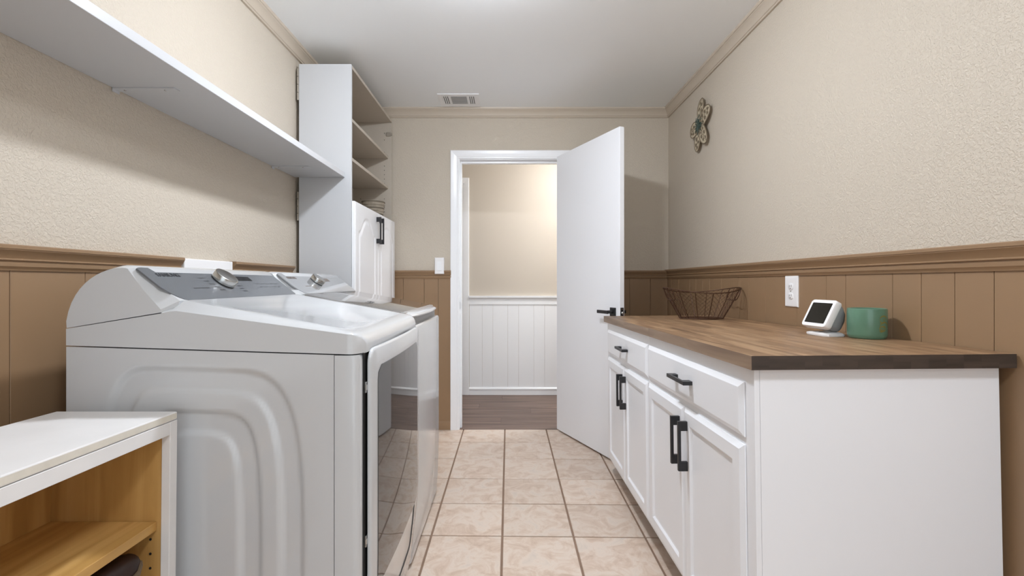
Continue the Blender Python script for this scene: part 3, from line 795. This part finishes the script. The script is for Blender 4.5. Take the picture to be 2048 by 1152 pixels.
def bar_pull(parent, x, y, z, L, vertical, sg=1):
    """flat bar pull with broad square feet; sg=+1 projects to +x, -1 to -x"""
    b = MB(); w_, p = 0.012, 0.030
    if vertical:
        xa, xb = sorted((x + sg * (p - 0.009), x + sg * p)); b.box(xa, xb, y - w_ / 2, y + w_ / 2, z - L / 2, z + L / 2, bev=0.0012)
        xa, xb = sorted((x, x + sg * (p - 0.008)))
        for zz in (z - L / 2 + 0.015, z + L / 2 - 0.015): b.box(xa, xb, y - w_ / 2, y + w_ / 2, zz - 0.015, zz + 0.015, bev=0.0012)
    else:
        xa, xb = sorted((x + sg * (p - 0.009), x + sg * p)); b.box(xa, xb, y - L / 2, y + L / 2, z - w_ / 2, z + w_ / 2, bev=0.0012)
        xa, xb = sorted((x, x + sg * (p - 0.008)))
        for yy in (y - L / 2 + 0.015, y + L / 2 - 0.015): b.box(xa, xb, yy - 0.015, yy + 0.015, z - w_ / 2, z + w_ / 2, bev=0.0012)
    return b.make('handle', M['black'], parent)
TS = 3.135
cath_door(TY0 + 0.006, TS - 0.0015, 0.105, 1.548, -0.841, TS - 0.035)
cath_door(TS + 0.0015, TY1 - 0.002, 0.105, 1.548, -0.841, TS + 0.035)
# old hinges left on the wall-side edge
for z0_, z1_ in ((2.10, 2.275), (1.44, 1.60)):
    b = MB(); n_ = 4; s_ = (z1_ - z0_) / n_
    for i in range(n_): b.lathe([(0.0052, 0), (0.0052, s_ - 0.003)], (TX0 - 0.0085, TY0 + 0.006, z0_ + i * s_), n=10)
    b.box(TX0 - 0.006, TX0 - 0.0005, TY0 + 0.004, TY0 + 0.03, z0_, z1_ - 0.003, bev=0.0008)
    h_ = b.make('hinge', M['hinge'], t, smooth=40); h_['label'] = 'old grey metal hinge on the wall edge'
# striped basket bowl in the open bay
bc = (-0.935, 3.36, 1.5065)
t = thing('storage_bowl', 'grey-brown banded woven bowl inside the tall cabinet above its doors', 'bowl', bc)
MB().lathe([(0.045, 0), (0.058, 0.004), (0.066, 0.06), (0.073, 0.12), (0.077, 0.148), (0.0775, 0.152), (0.074, 0.152), (0.068, 0.12), (0.060, 0.06), (0.052, 0.008), (0, 0.008)], bc, n=40).make('bowl_body', M['wicker'], t, smooth=40)
for i, h_ in enumerate((0.040, 0.062, 0.084, 0.104, 0.126, 0.146)):
    r_ = 0.0635 + (h_ - 0.04) * 0.128
    MB().tube([(bc[0] + r_ * cos(a), bc[1] + r_ * sin(a), bc[2] + h_) for a in [2 * pi * k / 32 for k in range(32)]], 0.0035, n=6, cyc=True).make('band', M['wicker_d'] if i % 2 else M['wicker'], t, smooth=True)

# ------------------------------------------------------------------ low open cabinet at the left, maple inside
LX0, LXF, LY0, LY1, LZ = -1.032, -0.756, 0.30, 1.098, 0.806
t = thing('open_cabinet', 'low worn white cabinet with maple interior, open front, beside the dryer', 'cabinet', ((LX0 + LXF) / 2, LY1, 0))
box('top_board', [M['worn'], M['worn_edge']], t, LX0, LXF, LY0, LY1, LZ - 0.0175, LZ, bev=0.0025, mis=[1, 1, 1, 1, 0, 0])
box('side_panel', [M['worn'], M['maple']], t, LX0, LXF - 0.019, LY1 - 0.018, LY1, 0, LZ - 0.018, mis=[0, 1, 1, 0, 0, 0])
box('side_panel', [M['worn'], M['maple']], t, LX0, LXF - 0.019, LY0, LY0 + 0.018, 0, LZ - 0.018, mis=[0, 1, 0, 1, 0, 0])
box('back_panel', M['maple'], t, LX0 + 0.0, LX0 + 0.006, LY0 + 0.018, LY1 - 0.018, 0.08, LZ - 0.018)
box('bottom_panel', M['maple_y'], t, LX0 + 0.006, LXF - 0.019, LY0 + 0.018, LY1 - 0.018, 0.08, 0.098)
b = MB()
b.box(LXF - 0.019, LXF, LY1 - 0.023, LY1, 0, LZ - 0.0185, bev=0.001).box(LXF - 0.019, LXF, LY0, LY0 + 0.023, 0, LZ - 0.0185, bev=0.001)
b.box(LXF - 0.0185, LXF - 0.0002, LY0 + 0.023, LY1 - 0.023, LZ - 0.047, LZ - 0.0185, bev=0.001).box(LXF - 0.0185, LXF - 0.0002, LY0 + 0.023, LY1 - 0.023, 0.06, 0.098, bev=0.001)
b.make('face_frame', M['worn'], t, merge=False)
for z in (0.545, 0.415):
    box('shelf', M['maple_y'], t, LX0 + 0.006, LXF - 0.031, LY0 + 0.019, LY1 - 0.019, z, z + 0.020, bev=0.0012)
for z in (0.525, 0.493, 0.461):
    b = MB(); b.tube([(LXF - 0.045, LY1 - 0.017, z), (LXF - 0.045, LY1 - 0.0192, z)], 0.0028, n=8); b.make('pin_hole', M['dark'], t)
LOWCAB = t
# shoe on the lower shelf
def shoe():
    base = Vector((-0.872, 0.87, 0.437))
    t = thing('leather_shoe', 'dark brown leather shoe with pale frayed lining, on the lower cabinet shelf', 'shoe', base)
    # stations from heel (near) to toe (far): y, half width, height, lift
    st = [(-0.150, 0.020, 0.050, 0.004), (-0.140, 0.030, 0.070, 0.002), (-0.10, 0.034, 0.078, 0), (-0.05, 0.033, 0.078, 0), (0.0, 0.038, 0.070, 0), (0.05, 0.044, 0.058, 0.002), (0.10, 0.045, 0.048, 0.006), (0.135, 0.036, 0.038, 0.010), (0.155, 0.020, 0.026, 0.014)]
    rings = []
    for y, hw, h, lf in st:
        rings.append([base + Vector((hw * sx, y, lf + 0.010 + (h - 0.010) * sz)) for sx, sz in ((1, 0), (1.0, 0.35), (0.82, 0.72), (0.45, 0.95), (0, 1), (-0.45, 0.95), (-0.82, 0.72), (-1, 0.35), (-1, 0))])
    MB().loft(rings).make('upper', M['leather'], t, smooth=50)
    MB().loft([[base + Vector((hw * 1.08 * sx, y * 1.02, lf + z)) for sx, z in ((1, 0), (1, 0.011), (-1, 0.011), (-1, 0))] for y, hw, h, lf in st]).make('sole', M['sole'], t)
    b = MB()
    for k in range(9):
        a = k / 8; x = -0.024 + 0.05 * a
        b.tube([base + Vector((x, -0.055 + 0.01 * (k % 3), 0.074)), base + Vector((x + 0.004, -0.045, 0.084 + 0.003 * (k % 2))), base + Vector((x + 0.012, -0.020 + 0.006 * (k % 4), 0.080))], [0.005, 0.006, 0.002], n=6)
    o = b.make('lining', M['cloth'], t, smooth=True); o['kind'] = 'stuff'
    return t
SH = shoe()
SH.rotation_euler = Euler((radians(8), 0, radians(-14)), 'XYZ'); SH.location = (-0.838, 0.892, 0.4565)
LOWCAB.rotation_euler = (-0.015, 0, 0)
SH.location.z += 0.0045

# ------------------------------------------------------------------ base cabinets and butcher-block top (run dips slightly towards the far end)
PV = Vector((0.565, 1.13, 0.929)); TILT = Euler((-0.0142, -0.0070, 0.006)).to_matrix().to_4x4()
CM = Matrix.Translation(PV) @ TILT @ Matrix.Translation(-PV)
def settle(o):
    m = CM @ Matrix.Translation(o.location)
    o.location = m.to_translation(); o.rotation_euler = TILT.to_euler()
CFX = 0.583
CBX = 1.168
def shaker(parent, name, y0, y1, z0, z1, drawer=False):
    w_, h_ = y1 - y0, z1 - z0
    # chamfered lip, flat frame, coved step down to the flat panel (U=+y, V=+z, W=-x)
    if drawer: steps = [(0.0, 0.0), (0.0, 0.003), (0.014, 0.011), (0.016, 0.0112)]
    else: steps = [(0.0, 0.0), (0.0, 0.003), (0.014, 0.011), (0.050, 0.011), (0.053, 0.009), (0.058, 0.0045), (0.064, 0.0035)]
    return MB().loops((CFX - 0.0006, y0, z0), (0, 1, 0), (0, 0, 1), (-1, 0, 0), w_, h_, steps).make(name, M['white'], parent)
def base_cabinet(label, y0, y1, zf, near, dy0, dy1):
    t = thing('base_cabinet', label, 'cabinet', ((CFX + CBX) / 2, (y0 + y1) / 2, zf), 'white base cabinets under the butcher-block top')
    zt_ = 0.8955
    sp = [(CFX + 0.0135, 0.118), (CFX + 0.085, 0.118), (CFX + 0.085, zf), (CBX, zf), (CBX, zt_), (CFX + 0.0135, zt_)]
    MB().prism(sp, y0, y0 + 0.018, 'Y').make('side_panel', M['white'], t)
    MB().prism(sp, y1 - 0.018, y1, 'Y').make('side_panel', M['white'], t)
    box('back_panel', M['white'], t, CBX - 0.006, CBX, y0 + 0.018, y1 - 0.018, zf + 0.09, zt_)
    box('bottom_panel', M['white'], t, CFX + 0.0135, CBX - 0.006, y0 + 0.018, y1 - 0.018, 0.118, 0.134)
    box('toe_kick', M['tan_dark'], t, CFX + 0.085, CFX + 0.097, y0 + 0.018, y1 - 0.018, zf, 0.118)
    b = MB(); f0, f1 = CFX, CFX + 0.013
    b.box(f0, f1, y0, dy0 + 0.02, 0.118, zt_, bev=0.0008).box(f0, f1, dy1 - 0.01, y1 - 0.0005, 0.118, zt_, bev=0.0008)
    b.box(f0 + 0.0003, f1, dy0 + 0.02, dy1 - 0.01, 0.118, 0.150).box(f0 + 0.0003, f1, dy0 + 0.02, dy1 - 0.01, 0.69, 0.735).box(f0 + 0.0003, f1, dy0 + 0.02, dy1 - 0.01, 0.845, zt_)
    b.make('face_frame', M['white'], t, merge=False)
    dr = shaker(t, 'drawer', dy0, dy1, 0.7205, 0.8555, True)
    mid = (dy0 + dy1) / 2
    bar_pull(dr, CFX - 0.011, mid - 0.008, 0.792, 0.156, False, -1)
    da = shaker(t, 'door', dy0, mid - 0.0015, 0.131, 0.7015)
    db = shaker(t, 'door', mid + 0.0015, dy1, 0.131, 0.7015)
    bar_pull(da, CFX - 0.0115, mid - 0.034, 0.583, 0.158, True, -1)
    bar_pull(db, CFX - 0.0115, mid + 0.034, 0.583, 0.158, True, -1)
    return t
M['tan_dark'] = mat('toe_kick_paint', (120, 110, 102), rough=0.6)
cA = base_cabinet('white base cabinet nearest the camera, plain end panel in view', 1.155, 1.9985, 0.0135, True, 1.198, 1.9900)
cB = base_cabinet('white base cabinet next to the open door, behind the nearer one', 1.9995, 2.812, 0.0255, False, 2.006, 2.772)
settle(cA); settle(cB)

KX0_, KX1_, KY0, KY1, KZ0, KZ1 = 0.565, 1.1855, 1.13, 2.832, 0.896, 0.929
ct = thing('countertop', 'stained butcher-block countertop on the white base cabinets', 'countertop', ((KX0_ + KX1_) / 2, (KY0 + KY1) / 2, KZ0))
nrow = 15; rw = (KX1_ - KX0_) / nrow
for i in range(nrow):
    xa, xb = KX0_ + i * rw, KX0_ + (i + 1) * rw
    y = KY0 - (0 if i % 2 == 0 else R.uniform(0.1, 0.3)); 
    while y < KY1 - 0.001:
        y2 = y + R.uniform(0.28, 0.52)
        if KY1 - y2 < 0.10: y2 = KY1
        a = max(y, KY0)
        if y2 - a > 0.02:
            mis = [1 if i == 0 else 0, 0, 2 if a == KY0 else 0, 2 if y2 >= KY1 else 0, 0, 0]
            g = 0.0
            x0_ = xa + (g if i else 0); x1_ = xb - (g if i < nrow - 1 else 0)
            MB().box(x0_, x1_, a + (g if a > KY0 else 0), min(y2, KY1) - (g if y2 < KY1 else 0), KZ0, KZ1 - R.uniform(0, 0.0002), mis=mis).make('stave', [M['stave'], M['edge_f'], M['edge']], ct)
        y = y2
settle(ct)
def on_top(x, y):
    """height of the settled counter surface at x,y"""
    n = (TILT @ Vector((0, 0, 1))); p = CM @ Vector((0.8, 1.9, KZ1))
    return p.z - (n.x * (x - p.x) + n.y * (y - p.y)) / n.z

# ------------------------------------------------------------------ wire basket
def wire_basket():
    cx, cy = 0.992, 2.50; z0 = on_top(cx, cy) + 0.001
    t = thing('wire_basket', 'rusty brown wire basket with flared wavy rim, on the far end of the countertop', 'basket', (cx, cy, z0))
    Hb = 0.160
    def rim(a): return (0.192 * cos(a), 0.150 * sin(a), Hb - 0.026 * sin(a) ** 2)
    def bot(a): return (0.108 * cos(a), 0.085 * sin(a), 0.004)
    P = lambda v: (cx + v[0], cy + v[1], z0 + v[2])
    n = 56; A = [2 * pi * k / n for k in range(n)]
    MB().tube([P(rim(a)) for a in A], 0.0027, n=7, cyc=True).make('rim_wire', M['bronze'], t, smooth=True)
    MB().tube([P(bot(a)) for a in A], 0.0026, n=7, cyc=True).make('base_wire', M['bronze'], t, smooth=True)
    for k in range(14):
        a = 2 * pi * (k + 0.5) / 14; r_, q = Vector(rim(a)), Vector(bot(a))
        MB().tube([P(q), P(q.lerp(r_, 0.5) - Vector((0, 0, 0.004))), P(r_)], 0.0019, n=6).make('rib_wire', M['bronze'], t, smooth=True)
    b = MB()                                    # chicken-wire mesh: diagonal thin wires in both senses
    for sgn in (1, -1):
        for k in range(44):
            a0 = 2 * pi * k / 44; pts = []
            for j in range(7):
                f = j / 6; a = a0 + sgn * f * 0.95
                v = Vector(bot(a)).lerp(Vector(rim(a)), f) * (1 if True else 1); pts.append(P(v))
            b.tube(pts, 0.00055, n=3)
    for k in range(-4, 5):
        x = k * 0.022; yy = 0.085 * sqrt(max(0, 1 - (x / 0.108) ** 2))
        b.tube([P((x, -yy, 0.004)), P((x, yy, 0.004))], 0.0009, n=4)
        y = k * 0.018; xx = 0.108 * sqrt(max(0, 1 - (y / 0.085) ** 2))
        b.tube([P((-xx, y, 0.0045)), P((xx, y, 0.0045))], 0.0009, n=4)
    o = b.make('wire_mesh', M['bronze'], t, merge=False); o['kind'] = 'stuff'
    for s in (-1, 1):                           # drop handles at both ends
        a = 0.42
        e0, e1 = Vector(rim(a)), Vector(rim(-a))
        e0.x *= s; e1.x *= s
        dn = Vector((-0.020 * s, 0, -0.052))
        pts = [e0, e0 + dn * 0.6 + Vector((0, 0.004, 0)), e0 + dn, e0.lerp(e1, 0.12) + dn * 1.12, e0.lerp(e1, 0.5) + dn * 1.15 + Vector((0.012 * s, 0, 0)), e0.lerp(e1, 0.88) + dn * 1.12, e1 + dn, e1 + dn * 0.6 - Vector((0, 0.004, 0)), e1]
        MB().tube([P(p) for p in pts], 0.0026, n=7).make('handle', M['bronze'], t, smooth=True)
wire_basket()

# ------------------------------------------------------------------ smart display
def smart_display():
    cx, cy = 1.046, 1.600; z0 = on_top(cx, cy) + 0.0004
    t = thing('smart_display', 'white smart display with black screen and grey fabric back, on its stand on the countertop', 'display', (cx, cy, z0))
    B = MB()                                    # local frame: +u faces the viewer side (screen), v sideways, z up; built then turned
    rings = []
    for z, s in ((0, 0.97), (0.003, 1.0), (0.007, 0.99), (0.0105, 0.82), (0.012, 0.5)):
        rings.append([(0.040 * s * sx * (0.9 if True else 1) + 0.0, 0.048 * s * sy, z) for sx, sy in ((1, 0.72), (0.8, 1), (-0.75, 0.85), (-1, 0.4), (-1, -0.4), (-0.75, -0.85), (0.8, -1), (1, -0.72))])
    RZ = Matrix.Translation((cx, cy, z0)) @ Matrix.Rotation(radians(185), 4, 'Z') @ Matrix.Scale(1.08, 4)
    def put(b, nm, m, smooth=False):
        bmesh.ops.transform(b.bm, matrix=RZ, verts=b.bm.verts); return b.make(nm, m, t, smooth)
    b = MB(); b.loft(rings); b.lathe([(0.016, 0.011), (0.012, 0.020), (0.014, 0.034)], (-0.012, 0, 0), n=20); put(b, 'stand', M['plastic'], 30)
    tilt = Matrix.Translation((0.016, 0, 0.064)) @ Matrix.Rotation(radians(-27), 4, 'Y')
    # housing frame: rounded square slab, front at +u
    def rsq(hw, hh, r, x, n=5):
        pts = []
        for sy, sz, a0 in ((1, 1, 0), (-1, 1, pi / 2), (-1, -1, pi), (1, -1, 3 * pi / 2)):
            for k in range(n + 1):
                a = a0 + k * pi / 2 / n
                pts.append((x, sy * (hw - r) + r * cos(a), sz * (hh - r) + r * sin(a)))
        return pts
    b = MB(); b.loft([rsq(.0495, .0435, .009, -0.010), rsq(.051, .045, .010, -0.008), rsq(.051, .045, .010, 0.008), rsq(.0497, .0437, .010, 0.0105)])
    bmesh.ops.transform(b.bm, matrix=tilt, verts=b.bm.verts); put(b, 'housing', M['plastic'], 40)
    b = MB(); b.loft([rsq(.0405, .0335, .002, 0.0100), rsq(.0405, .0335, .002, 0.0112)])
    bmesh.ops.transform(b.bm, matrix=tilt, verts=b.bm.verts); put(b, 'screen', M['screen'])
    b = MB(); rr = []
    for x, s in ((-0.009, 0.95), (-0.024, 0.90), (-0.042, 0.76), (-0.056, 0.56), (-0.064, 0.34), (-0.0665, 0.12)):
        ring = rsq(.050 * s, .043 * s, .0495 * s * (0.25 + 0.6 * (1 - s)), x); dz = -0.30 * (x + 0.009) * 0.4
        rr.append([(p[0], p[1], p[2] - (0.9 - s) * 0.018) for p in ring])
    b.loft(rr); bmesh.ops.transform(b.bm, matrix=tilt, verts=b.bm.verts); put(b, 'fabric_back', M['fabric'], 60)
smart_display()

# ------------------------------------------------------------------ green jar
jx, jy = 1.112, 1.508; jz = on_top(jx, jy) + 0.0004
t = thing('candle_jar', 'round green ceramic candle jar with faded gold motif, on the countertop by the wall', 'candle', (jx, jy, jz))
MB().lathe([(r_ * 0.83, h_) for r_, h_ in ((0.050, 0), (0.056, 0.001), (0.0605, 0.006), (0.0622, 0.014), (0.0626, 0.05), (0.0622, 0.088), (0.061, 0.0915), (0.0585, 0.0925), (0.056, 0.091), (0.0555, 0.05), (0.054, 0.045), (0, 0.045))], (jx, jy, jz), n=56).make('jar', M['jade'], t, smooth=40)
MB().lathe([(0.0455, 0.0455), (0.0415, 0.049), (0.0, 0.0485)], (jx, jy, jz), n=40).make('wax', M['jade_in'], t, smooth=40)
MB().tube([(jx, jy, jz + 0.048), (jx + 0.001, jy, jz + 0.060)], 0.0011, n=6).make('wick', M['dark'], t)
def jp(a, h, d=0.0006): r_ = 0.0520 + d; return (jx + r_ * cos(a), jy + r_ * sin(a), jz + h)
b = MB(); a0 = radians(-78)
for cs, ch, rad in ((0, 0.058, 0.016), (0.05, 0.036, 0.020), (-0.08, 0.030, 0.012)):
    pts = [(a0 + cs + (rad * (1 - 0.045 * k) * cos(k * 0.42)) / 0.0520, ch + rad * (1 - 0.045 * k) * sin(k * 0.42)) for k in range(19)]
    for (p, q) in zip(pts, pts[1:]):
        b.face([jp(p[0], p[1] - 0.002), jp(q[0], q[1] - 0.002), jp(q[0], q[1] + 0.002), jp(p[0], p[1] + 0.002)])
o = b.make('gold_motif', M['gold'], t); o['kind'] = 'stuff'

# ------------------------------------------------------------------ outlet and switch
XP = XR - PT
t = thing('power_outlet', 'white duplex outlet plate on the tan panelling above the countertop', 'outlet', (XP, 2.037, 1.063))
MB().loops((XP, 1.991, 0.998), (0, 1, 0), (0, 0, 1), (-1, 0, 0), 0.092, 0.130, [(0, 0), (0, 0.003), (0.003, 0.006), (0.010, 0.0065)]).make('cover_plate', M['plastic'], t)
for dz in (-0.0195, 0.0195):
    rc_ = MB(); rc_.loft([[(XP - x, 2.037 + 0.0165 * s * max(-0.86, min(0.86, cos(a))) / 0.86, 1.063 + dz + 0.0145 * s * sin(a)) for a in [2 * pi * k / 28 for k in range(28)]] for x, s in ((0.006, 1), (0.0082, 1), (0.0088, 0.95))])
    rc_ = rc_.make('receptacle', M['plastic'], t, smooth=40)
    b = MB()
    for yy, hh in ((-0.006, 0.008), (0.006, 0.0065)): b.box(XP - 0.0092, XP - 0.0086, 2.037 + yy - 0.0011, 2.037 + yy + 0.0011, 1.063 + dz + 0.003 - hh / 2, 1.063 + dz + 0.003 + hh / 2)
    b.tube([(XP - 0.0086, 2.037, 1.063 + dz - 0.007), (XP - 0.0092, 2.037, 1.063 + dz - 0.007)], 0.0022, n=10)
    o = b.make('slot', M['dark'], rc_, merge=False); o['kind'] = 'stuff'
b = MB(); b.tube([(XP - 0.006, 2.037, 1.063), (XP - 0.0088, 2.037, 1.063)], 0.0025, n=10); b.make('screw', M['hinge'], t)

sx, sz = -0.513, 1.2235
t = thing('light_switch', 'white rocker light switch on the back wall beside the doorway', 'switch', (sx, YB, sz))
MB().loops((sx - 0.0345, YB - 0.0005, sz - 0.061), (1, 0, 0), (0, 0, 1), (0, -1, 0), 0.069, 0.122, [(0, 0), (0, 0.030), (0.003, 0.034), (0.010, 0.0345)]).make('cover_plate', M['plastic'], t)
MB().prism([(YB - 0.034, sz - 0.034), (YB - 0.0395, sz - 0.034), (YB - 0.0355, sz + 0.034), (YB - 0.034, sz + 0.034)], sx - 0.0165, sx + 0.0165, 'X').make('rocker', M['white_trim'], t)

# ------------------------------------------------------------------ ceiling vent
vx0, vx1, vy0, vy1 = -0.492, -0.205, 3.345, 3.575
t = thing('ceiling_vent', 'white three-way air register with grey louvers, in the ceiling before the back wall', 'vent', ((vx0 + vx1) / 2, (vy0 + vy1) / 2, H))
b = MB(); zf_ = H - 0.005; ix0, ix1, iy0, iy1 = vx0 + 0.030, vx1 - 0.030, vy0 + 0.040, vy1 - 0.045
for x0, x1, y0, y1 in ((vx0, ix0, vy0, vy1), (ix1, vx1, vy0, vy1), (ix0, ix1, vy0, iy0), (ix0, ix1, iy1, vy1)): b.box(x0, x1, y0, y1, zf_, H - 0.0003)
ca, cb_ = ix0 + 0.052, ix1 - 0.052
for x in (ca, cb_): b.box(x - 0.006, x + 0.006, iy0, iy1, zf_, H - 0.0003)
b.make('frame', M['white_trim'], t, merge=False)
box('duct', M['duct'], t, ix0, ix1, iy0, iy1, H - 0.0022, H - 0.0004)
for k in range(9):
    y = iy0 + (k + 0.5) * (iy1 - iy0) / 9
    MB().prism([(y - 0.0075, zf_ + 0.0012), (y - 0.0070, zf_), (y + 0.0078, H - 0.0034), (y + 0.0072, H - 0.0024)], ca + 0.006, cb_ - 0.006, 'X').make('slat', M['louver'], t)
for side, (xa, xb) in enumerate(((ix0, ca - 0.006), (cb_ + 0.006, ix1))):
    for k in range(4):
        x = xa + 0.003 + k * (xb - xa - 0.006) / 3
        MB().box(x - 0.0035, x + 0.0035, iy0, iy1, zf_, H - 0.0024).make('slat', M['white_trim'], t)

# ------------------------------------------------------------------ flower wall ornament
fc = Vector((XR - 0.012, 2.985, 2.066))
t = thing('wall_flower', 'cream openwork metal flower with five petals, hung high on the right wall', 'wall decoration', fc)
def wallp(u, v, d): return (fc.x - d, fc.y - u, fc.z + v)       # u grows towards the camera
for ip, ang in enumerate((83, 24, -52, -114, 182)):
    zoff = 0.0022 * (ip % 3)
    a = radians(ang); L_ = 0.160; W2 = 0.046
    def pp(s, q, lift=0.0):                    # s along the petal 0..1, q across -1..1
        wd = W2 * max(0.04, sqrt(max(0, 1 - ((s - 0.53) / 0.475) ** 2)))
        u0, v0 = s * L_, q * wd
        d = 0.002 + zoff + 0.008 * sin(pi * s * 0.9) + lift
        return wallp(u0 * cos(a) - v0 * sin(a), u0 * sin(a) + v0 * cos(a), d)
    ns, nq = 16, 8
    top = [[pp(0.04 + 0.96 * i / ns, -1 + 2 * j / nq) for j in range(nq + 1)] for i in range(ns + 1)]
    bot = [[pp(0.04 + 0.96 * i / ns, -1 + 2 * j / nq, -0.0015) for j in range(nq + 1)] for i in range(ns + 1)]
    b = MB(); b.grid(top); b.grid([r[::-1] for r in bot])
    ol = [pp(0.04 + 0.96 * i / 20, -1, 0.001) for i in range(21)] + [pp(0.04 + 0.96 * i / 20, 1, 0.001) for i in range(19, -1, -1)]
    pet = b.make('petal', M['flower'], t, smooth=60, merge=False)
    b = MB()
    b.tube(ol, 0.0026, n=6, cyc=True)          # rim wire
    b.tube([pp(0.06 + 0.88 * i / 24, 0.16 * sin(i * 0.9), 0.0015) for i in range(25)], 0.0014, n=5)   # wavy vine
    for s0, q0, r0, sg in ((0.82, 0.30, 0.07, 1), (0.76, -0.36, 0.075, -1), (0.60, 0.48, 0.08, -1), (0.54, -0.46, 0.085, 1), (0.38, 0.46, 0.075, 1), (0.32, -0.44, 0.07, -1)):
        pts = []
        for k in range(34):                    # tight double-turn coils
            th = sg * k * 0.42 + q0; rr = r0 * (1 - k / 40)
            pts.append(pp(max(0.05, min(0.97, s0 + rr * cos(th))), max(-0.9, min(0.9, q0 + rr * 3.0 * sin(th))), 0.0015))
        b.tube(pts, 0.0012, n=4)
    o = b.make('scrollwork', M['flower_d'], pet, smooth=True, merge=False); o['kind'] = 'stuff'
b = MB()
MB().lathe([(0.020, 0.004), (0.018, 0.016), (0.009, 0.024), (0, 0.026)], fc, n=20, axis=(-1, 0, 0)).make('flower_centre', M['teal'], t, smooth=True)
for k in range(15):
    a = 2 * pi * k / 15; r_ = 0.050 + 0.012 * (k % 2)
    b.tube([wallp(0.010 * cos(a), 0.010 * sin(a), 0.020), wallp(r_ * 0.6 * cos(a + 0.2), r_ * 0.6 * sin(a + 0.2), 0.026), wallp(r_ * cos(a), r_ * sin(a), 0.020)], [0.003, 0.0026, 0.0014], n=5)
o = b.make('stamens', M['teal'], t, smooth=True, merge=False); o['kind'] = 'stuff'
